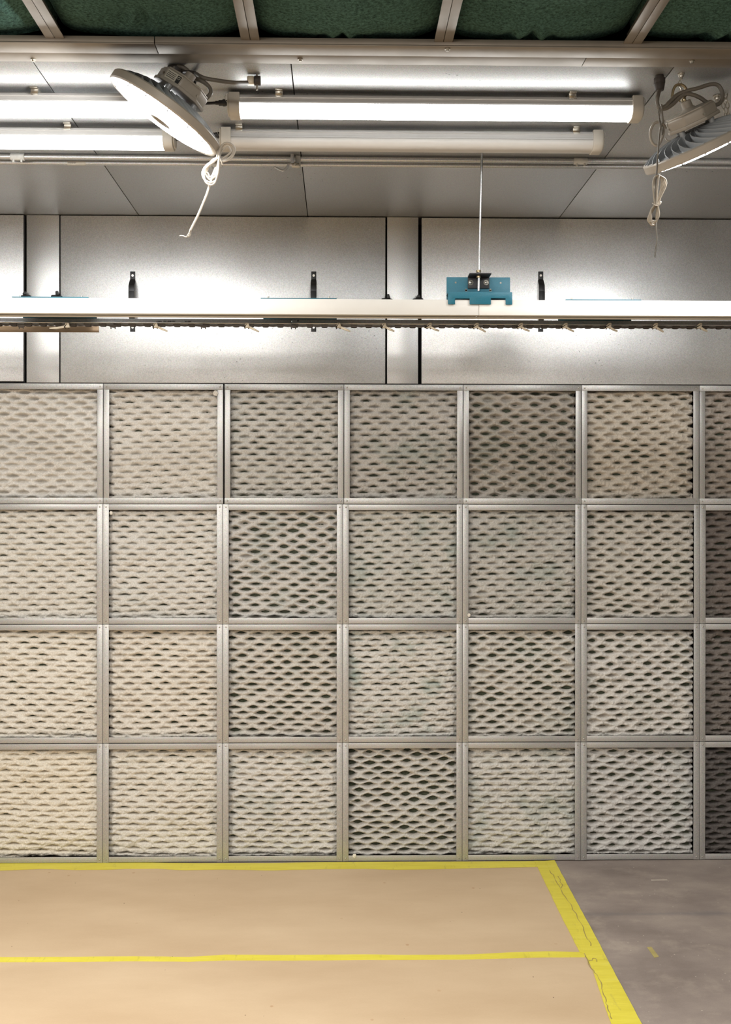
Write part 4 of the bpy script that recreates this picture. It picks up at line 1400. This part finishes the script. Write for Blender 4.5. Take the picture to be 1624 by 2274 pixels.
# thin cord, doubled round the thick cable, tied in a bundle
YV = -1.64
tc = thing('tied_cord', 'thin grey cord tied in a hanging bundle below the cable gland', 'cord', loc=(0, 0, 0))
mb = MB()
strand(mb, [(1469, 236), (1466, 250), (1464, 265), (1468, 282), (1471, 290), (1471, 300)], YV, 0.0021)
strand(mb, [(1468, 234, 0.03), (1463, 250, 0.02), (1466, 268, 0.012), (1473, 285, 0.008), (1472, 297, 0.004)], YV, 0.0021)
strand(mb, [(1468, 234, 0.03), (1470, 234), (1471, 250), (1472, 270), (1467, 285), (1464, 310), (1461, 350), (1459, 380), (1458, 395), (1457, 430), (1456, 455)], YV, 0.0025)
mb.build('cord_run', M['cable'], tc)
mb = MB()
for dx, w_, dz_ in ((0, 12, 0.0), (3, 7, 0.006), (-2, 17, -0.005), (1, 2, 0.010), (4, 14, 0.004)):
    strand(mb, [(1457 + dx, 456, dz_), (1452, 430, dz_), (1455 - w_ * .25, 405, dz_), (1460 + dx, 394 - w_ * .2, dz_), (1466 + w_ * .6, 396, dz_), (1468 + w_ * .7, 410, dz_), (1464 + w_ * .3, 435, dz_), (1459 + dx, 456, dz_)], YV, 0.0023)
    strand(mb, [(1458 + dx, 453, dz_), (1451 - w_ * .3, 468, dz_), (1441 + w_ * .25 - dx, 484, dz_), (1439 + w_ * .3, 491 - dx, dz_), (1448, 498 + dx * 1.4 - w_ * .3, dz_), (1457, 493 + dx, dz_), (1462 - dx, 478, dz_), (1461, 453, dz_)], YV, 0.0023)
strand(mb, [(1465, 386), (1463, 396, -0.008), (1460, 425, -0.008), (1458, 456, -0.008)], YV, 0.0024)
mb.build('cord_bundle', M['tan_cord'], tc)
mb = MB()
strand(mb, [(1459, 455, 0.006), (1459, 480, 0.005), (1457, 500), (1459, 520), (1459, 535), (1457, 548)], YV, 0.0021)
strand(mb, [(1457, 546), (1455, 558), (1454, 570)], YV, 0.0009)
strand(mb, [(1458, 546), (1457, 560), (1455, 573)], YV, 0.0009)
mb.build('cord_tail', M['cable'], tc)
mb = MB()
strand(mb, [(1449, 451, -0.004), (1456, 456, -0.012), (1464, 456, -0.006), (1463, 453, 0.008), (1455, 450, 0.012), (1449, 451, -0.002)], YV, 0.0011)
strand(mb, [(1463, 455, -0.008), (1466, 450, -0.010), (1469, 448, -0.008), (1467, 453, -0.010), (1464, 456, -0.008)], YV, 0.0014)
mb.build('tie_wrap', M['white_cord'], tc)

# ------------------------------------------------------------------ floor covering
def sheet(name, outline, z0, z1, mat, label, cat, group=None):
    o = MB().prism_z([(p.x, p.y) for p in outline], z0, z1).build(name, mat, smooth=20)
    return tag(o, label, cat, group)


def strip(pts_a, pts_b, z0, z1, mb, sub=5, wob=0.0008, seed=1):
    """a ribbon between two edge polylines given as floor points"""
    rn = random.Random(seed)

    def dense(P):
        Q = []
        for i in range(len(P) - 1):
            n = max(2, int((P[i + 1] - P[i]).length / 0.04))
            for k in range(n):
                Q.append(P[i].lerp(P[i + 1], k / n))
        Q.append(P[-1])
        return Q
    A = dense(pts_a)
    n = len(A)
    # resample B to the same count
    Ls = [0]
    for i in range(len(pts_b) - 1):
        Ls.append(Ls[-1] + (pts_b[i + 1] - pts_b[i]).length)
    B = []
    for k in range(n):
        s = Ls[-1] * k / (n - 1)
        for i in range(len(pts_b) - 1):
            if s <= Ls[i + 1] + 1e-9:
                t = (s - Ls[i]) / max(1e-9, Ls[i + 1] - Ls[i])
                B.append(pts_b[i].lerp(pts_b[i + 1], t))
                break
    jit = lambda p: Vector((p.x + rn.uniform(-wob, wob), p.y + rn.uniform(-wob, wob), 0))
    A, B = [jit(p) for p in A], [jit(p) for p in B]
    vs = [(p.x, p.y, z0) for p in A] + [(p.x, p.y, z0) for p in B] + [(p.x, p.y, z1) for p in A] + [(p.x, p.y, z1) for p in B]
    fs = []
    for i in range(n - 1):
        fs += [(i, i + 1, n + i + 1, n + i), (2 * n + i, 3 * n + i, 3 * n + i + 1, 2 * n + i + 1), (i, 2 * n + i, 2 * n + i + 1, i + 1), (n + i, n + i + 1, 3 * n + i + 1, 3 * n + i)]
    fs += [(0, n, 3 * n, 2 * n), (n - 1, 2 * n - 1 + 2 * n - n + 0, 0, 0)][:1]
    fs += [(n - 1, 3 * n - 1, 4 * n - 1, 2 * n - 1)]
    mb.add(vs, fs)


O = lambda px, py: on(px, py, 0.001)
XF = -1.6
def ext(px, py):      # same distance from the wall, carried on beyond the left of the picture
    p = O(px, py)
    return Vector((XF, p.y, p.z))


# two widths of brown paper
pA, pB = O(1215, 1931), O(1310, 2118)
back_sheet = [Vector((XF, O(0, 1926).y, 0)), O(1206, 1924), O(1305, 2122), Vector((XF, O(0, 2131).y, 0))]
sheet('paper_sheet', back_sheet, 0.0004, 0.0012, M['paper'], 'brown masking paper sheet on the floor nearest the filter wall', 'paper', 'masking paper sheets on the floor')
p_end = O(1305, 2125)
q_end = O(1372, 2274)
dirv = (q_end - p_end)
far = q_end + dirv.normalized() * 1.6
sheet('paper_sheet', [Vector((XF, O(0, 2134).y, 0)), O(1306, 2124.5), far, Vector((XF, far.y, 0))], 0.0004, 0.0012, M['paper'], 'brown masking paper sheet in the foreground, nearest the camera', 'paper', 'masking paper sheets on the floor')

# yellow tape: along the wall, two overlapping runs
def edge(pts):
    return [ext(pts[0][0], pts[0][1])] + [O(*p) for p in pts]


mb = MB()
ya = [(0, 1914.5), (200, 1914), (420, 1917), (600, 1917), (700, 1915), (830, 1914.3), (1000, 1913.8), (1190, 1912.5)]
yb = [(0, 1926), (200, 1930), (420, 1929), (600, 1930), (700, 1927), (830, 1930), (1000, 1926.5), (1196, 1924.5)]
strip(edge(ya), edge(yb), 0.0013, 0.0018, mb, seed=3)
ya2 = [(0, 1920), (300, 1920), (700, 1919), (1000, 1919), (1190, 1919)]
yb2 = [(0, 1934), (100, 1930), (160, 1932.5), (240, 1932), (300, 1929), (352, 1929.5), (400, 1933), (500, 1931.5), (600, 1933.5), (700, 1931), (812, 1930), (870, 1932), (930, 1931.5), (1050, 1928.5), (1196, 1926)]
strip(edge(ya2), edge(yb2), 0.0019, 0.0024, mb, seed=4)
tag(mb.build('floor_tape', M['tape'], smooth=0), 'wavy yellow floor tape laid along the foot of the filter wall', 'tape', 'yellow floor tapes')
mb = MB()
yc = [(0, 2126), (150, 2125.5), (300, 2124), (420, 2125.5), (500, 2120.5), (640, 2121), (812, 2120), (920, 2121), (1050, 2120), (1130, 2115.5), (1215, 2113), (1296, 2115)]
yd = [(0, 2137), (150, 2136.5), (300, 2135), (420, 2136), (500, 2133), (640, 2133.5), (812, 2132), (920, 2132), (1050, 2131), (1130, 2128.5), (1215, 2126.5), (1302, 2126.5)]
strip(edge(yc), edge(yd), 0.0013, 0.0019, mb, seed=5)
tag(mb.build('floor_tape', M['tape'], smooth=0), 'narrow yellow floor tape across the seam between the paper sheets', 'tape', 'yellow floor tapes')
# slanted pair of tapes along the right edge of the paper
dn = lambda a, b2, k: a + (b2 - a).normalized() * k
L0, L1 = O(1189, 1913), O(1358, 2274)
R0, R1 = O(1232, 1911.5), O(1425, 2274)
mid0, mid1 = O(1214, 1914), O(1384, 2274)
ex = lambda a, b2: b2 + (b2 - a).normalized() * 1.5
mb = MB()
lp = [O(1187, 1912.5), O(1192, 1922), O(1214, 1968), O(1246, 2034), O(1288, 2116)]
strip(lp, [O(1216, 1913), O(1228, 1940), O(1250, 1985), O(1282, 2045), O(1318, 2122)], 0.0025, 0.0031, mb, seed=6)
tag(mb.build('floor_tape', M['tape'], smooth=0), 'creased yellow tape along the slanted paper edge, the shorter inner strip', 'tape', 'yellow floor tapes')
mb = MB()
lp2 = [O(1212, 1913), O(1224, 1940), O(1252, 1994), O(1284, 2056), O(1300, 2120), O(1318, 2160), O(1357, 2274)]
lp2[-1] = O(1357, 2274)
rp2 = [R0, O(1276, 1995), O(1328, 2090), O(1376, 2182), R1]
strip(lp2 + [ex(lp2[-2], lp2[-1])], rp2 + [ex(rp2[-2], rp2[-1])], 0.0032, 0.0038, mb, seed=8)
tag(mb.build('floor_tape', M['tape'], smooth=0), 'long yellow tape bordering the bare grey concrete, running out towards the camera', 'tape', 'yellow floor tapes')
# creases pressed into the slanted tape: thin raised dark folds
cr = MB()
for pts in (((1222, 1933), (1230, 1946), (1240, 1962), (1252, 1985), (1268, 2010), (1290, 2050), (1306, 2085), (1316, 2105)), ((1300, 2122), (1312, 2145), (1326, 2165), (1338, 2195), (1346, 2222), (1352, 2245), (1362, 2270)), ((1240, 1945), (1248, 1962), (1246, 1975)), ((1308, 2135), (1322, 2128), (1326, 2138))):
    P = [on(a, b2, 0.0040) for a, b2 in pts]
    rj = random.Random(len(pts))
    Q = []
    for a, b2 in zip(P[:-1], P[1:]):
        Q += [a.lerp(b2, t) + Vector((rj.uniform(-.0035, .0035), rj.uniform(-.0035, .0035), 0)) for t in (0, .25, .5, .75)]
    cr.tube([Vector((p.x, p.y, 0.0040)) for p in Q], lambda t: 0.0007 + 0.0011 * abs(math.sin(17 * t)), 5, 2)
tag(cr.build('tape_crease', M['crease'], smooth=60), 'long grey crease running down the slanted yellow tape', 'crease')
# stray yellow mark on the concrete
sheet('tape_scrap', [O(1437, 2103), O(1447, 2102), O(1464, 2124), O(1454, 2127)], 0.0003, 0.0008, plain('faded_yellow_paint', srgb(172, 156, 96), 0.6), 'short faded yellow scrap on the bare concrete, right of the tape', 'tape')
# pale scratch on the concrete near the wall
sheet('floor_scratch', [O(1446, 1953.2), O(1482, 1953.0), O(1483, 1954.4), O(1447, 1955)], 0.0002, 0.0006, plain('pale_chalk', srgb(208, 196, 178), 0.7), 'thin pale chalk line on the concrete near the filter wall', 'mark')
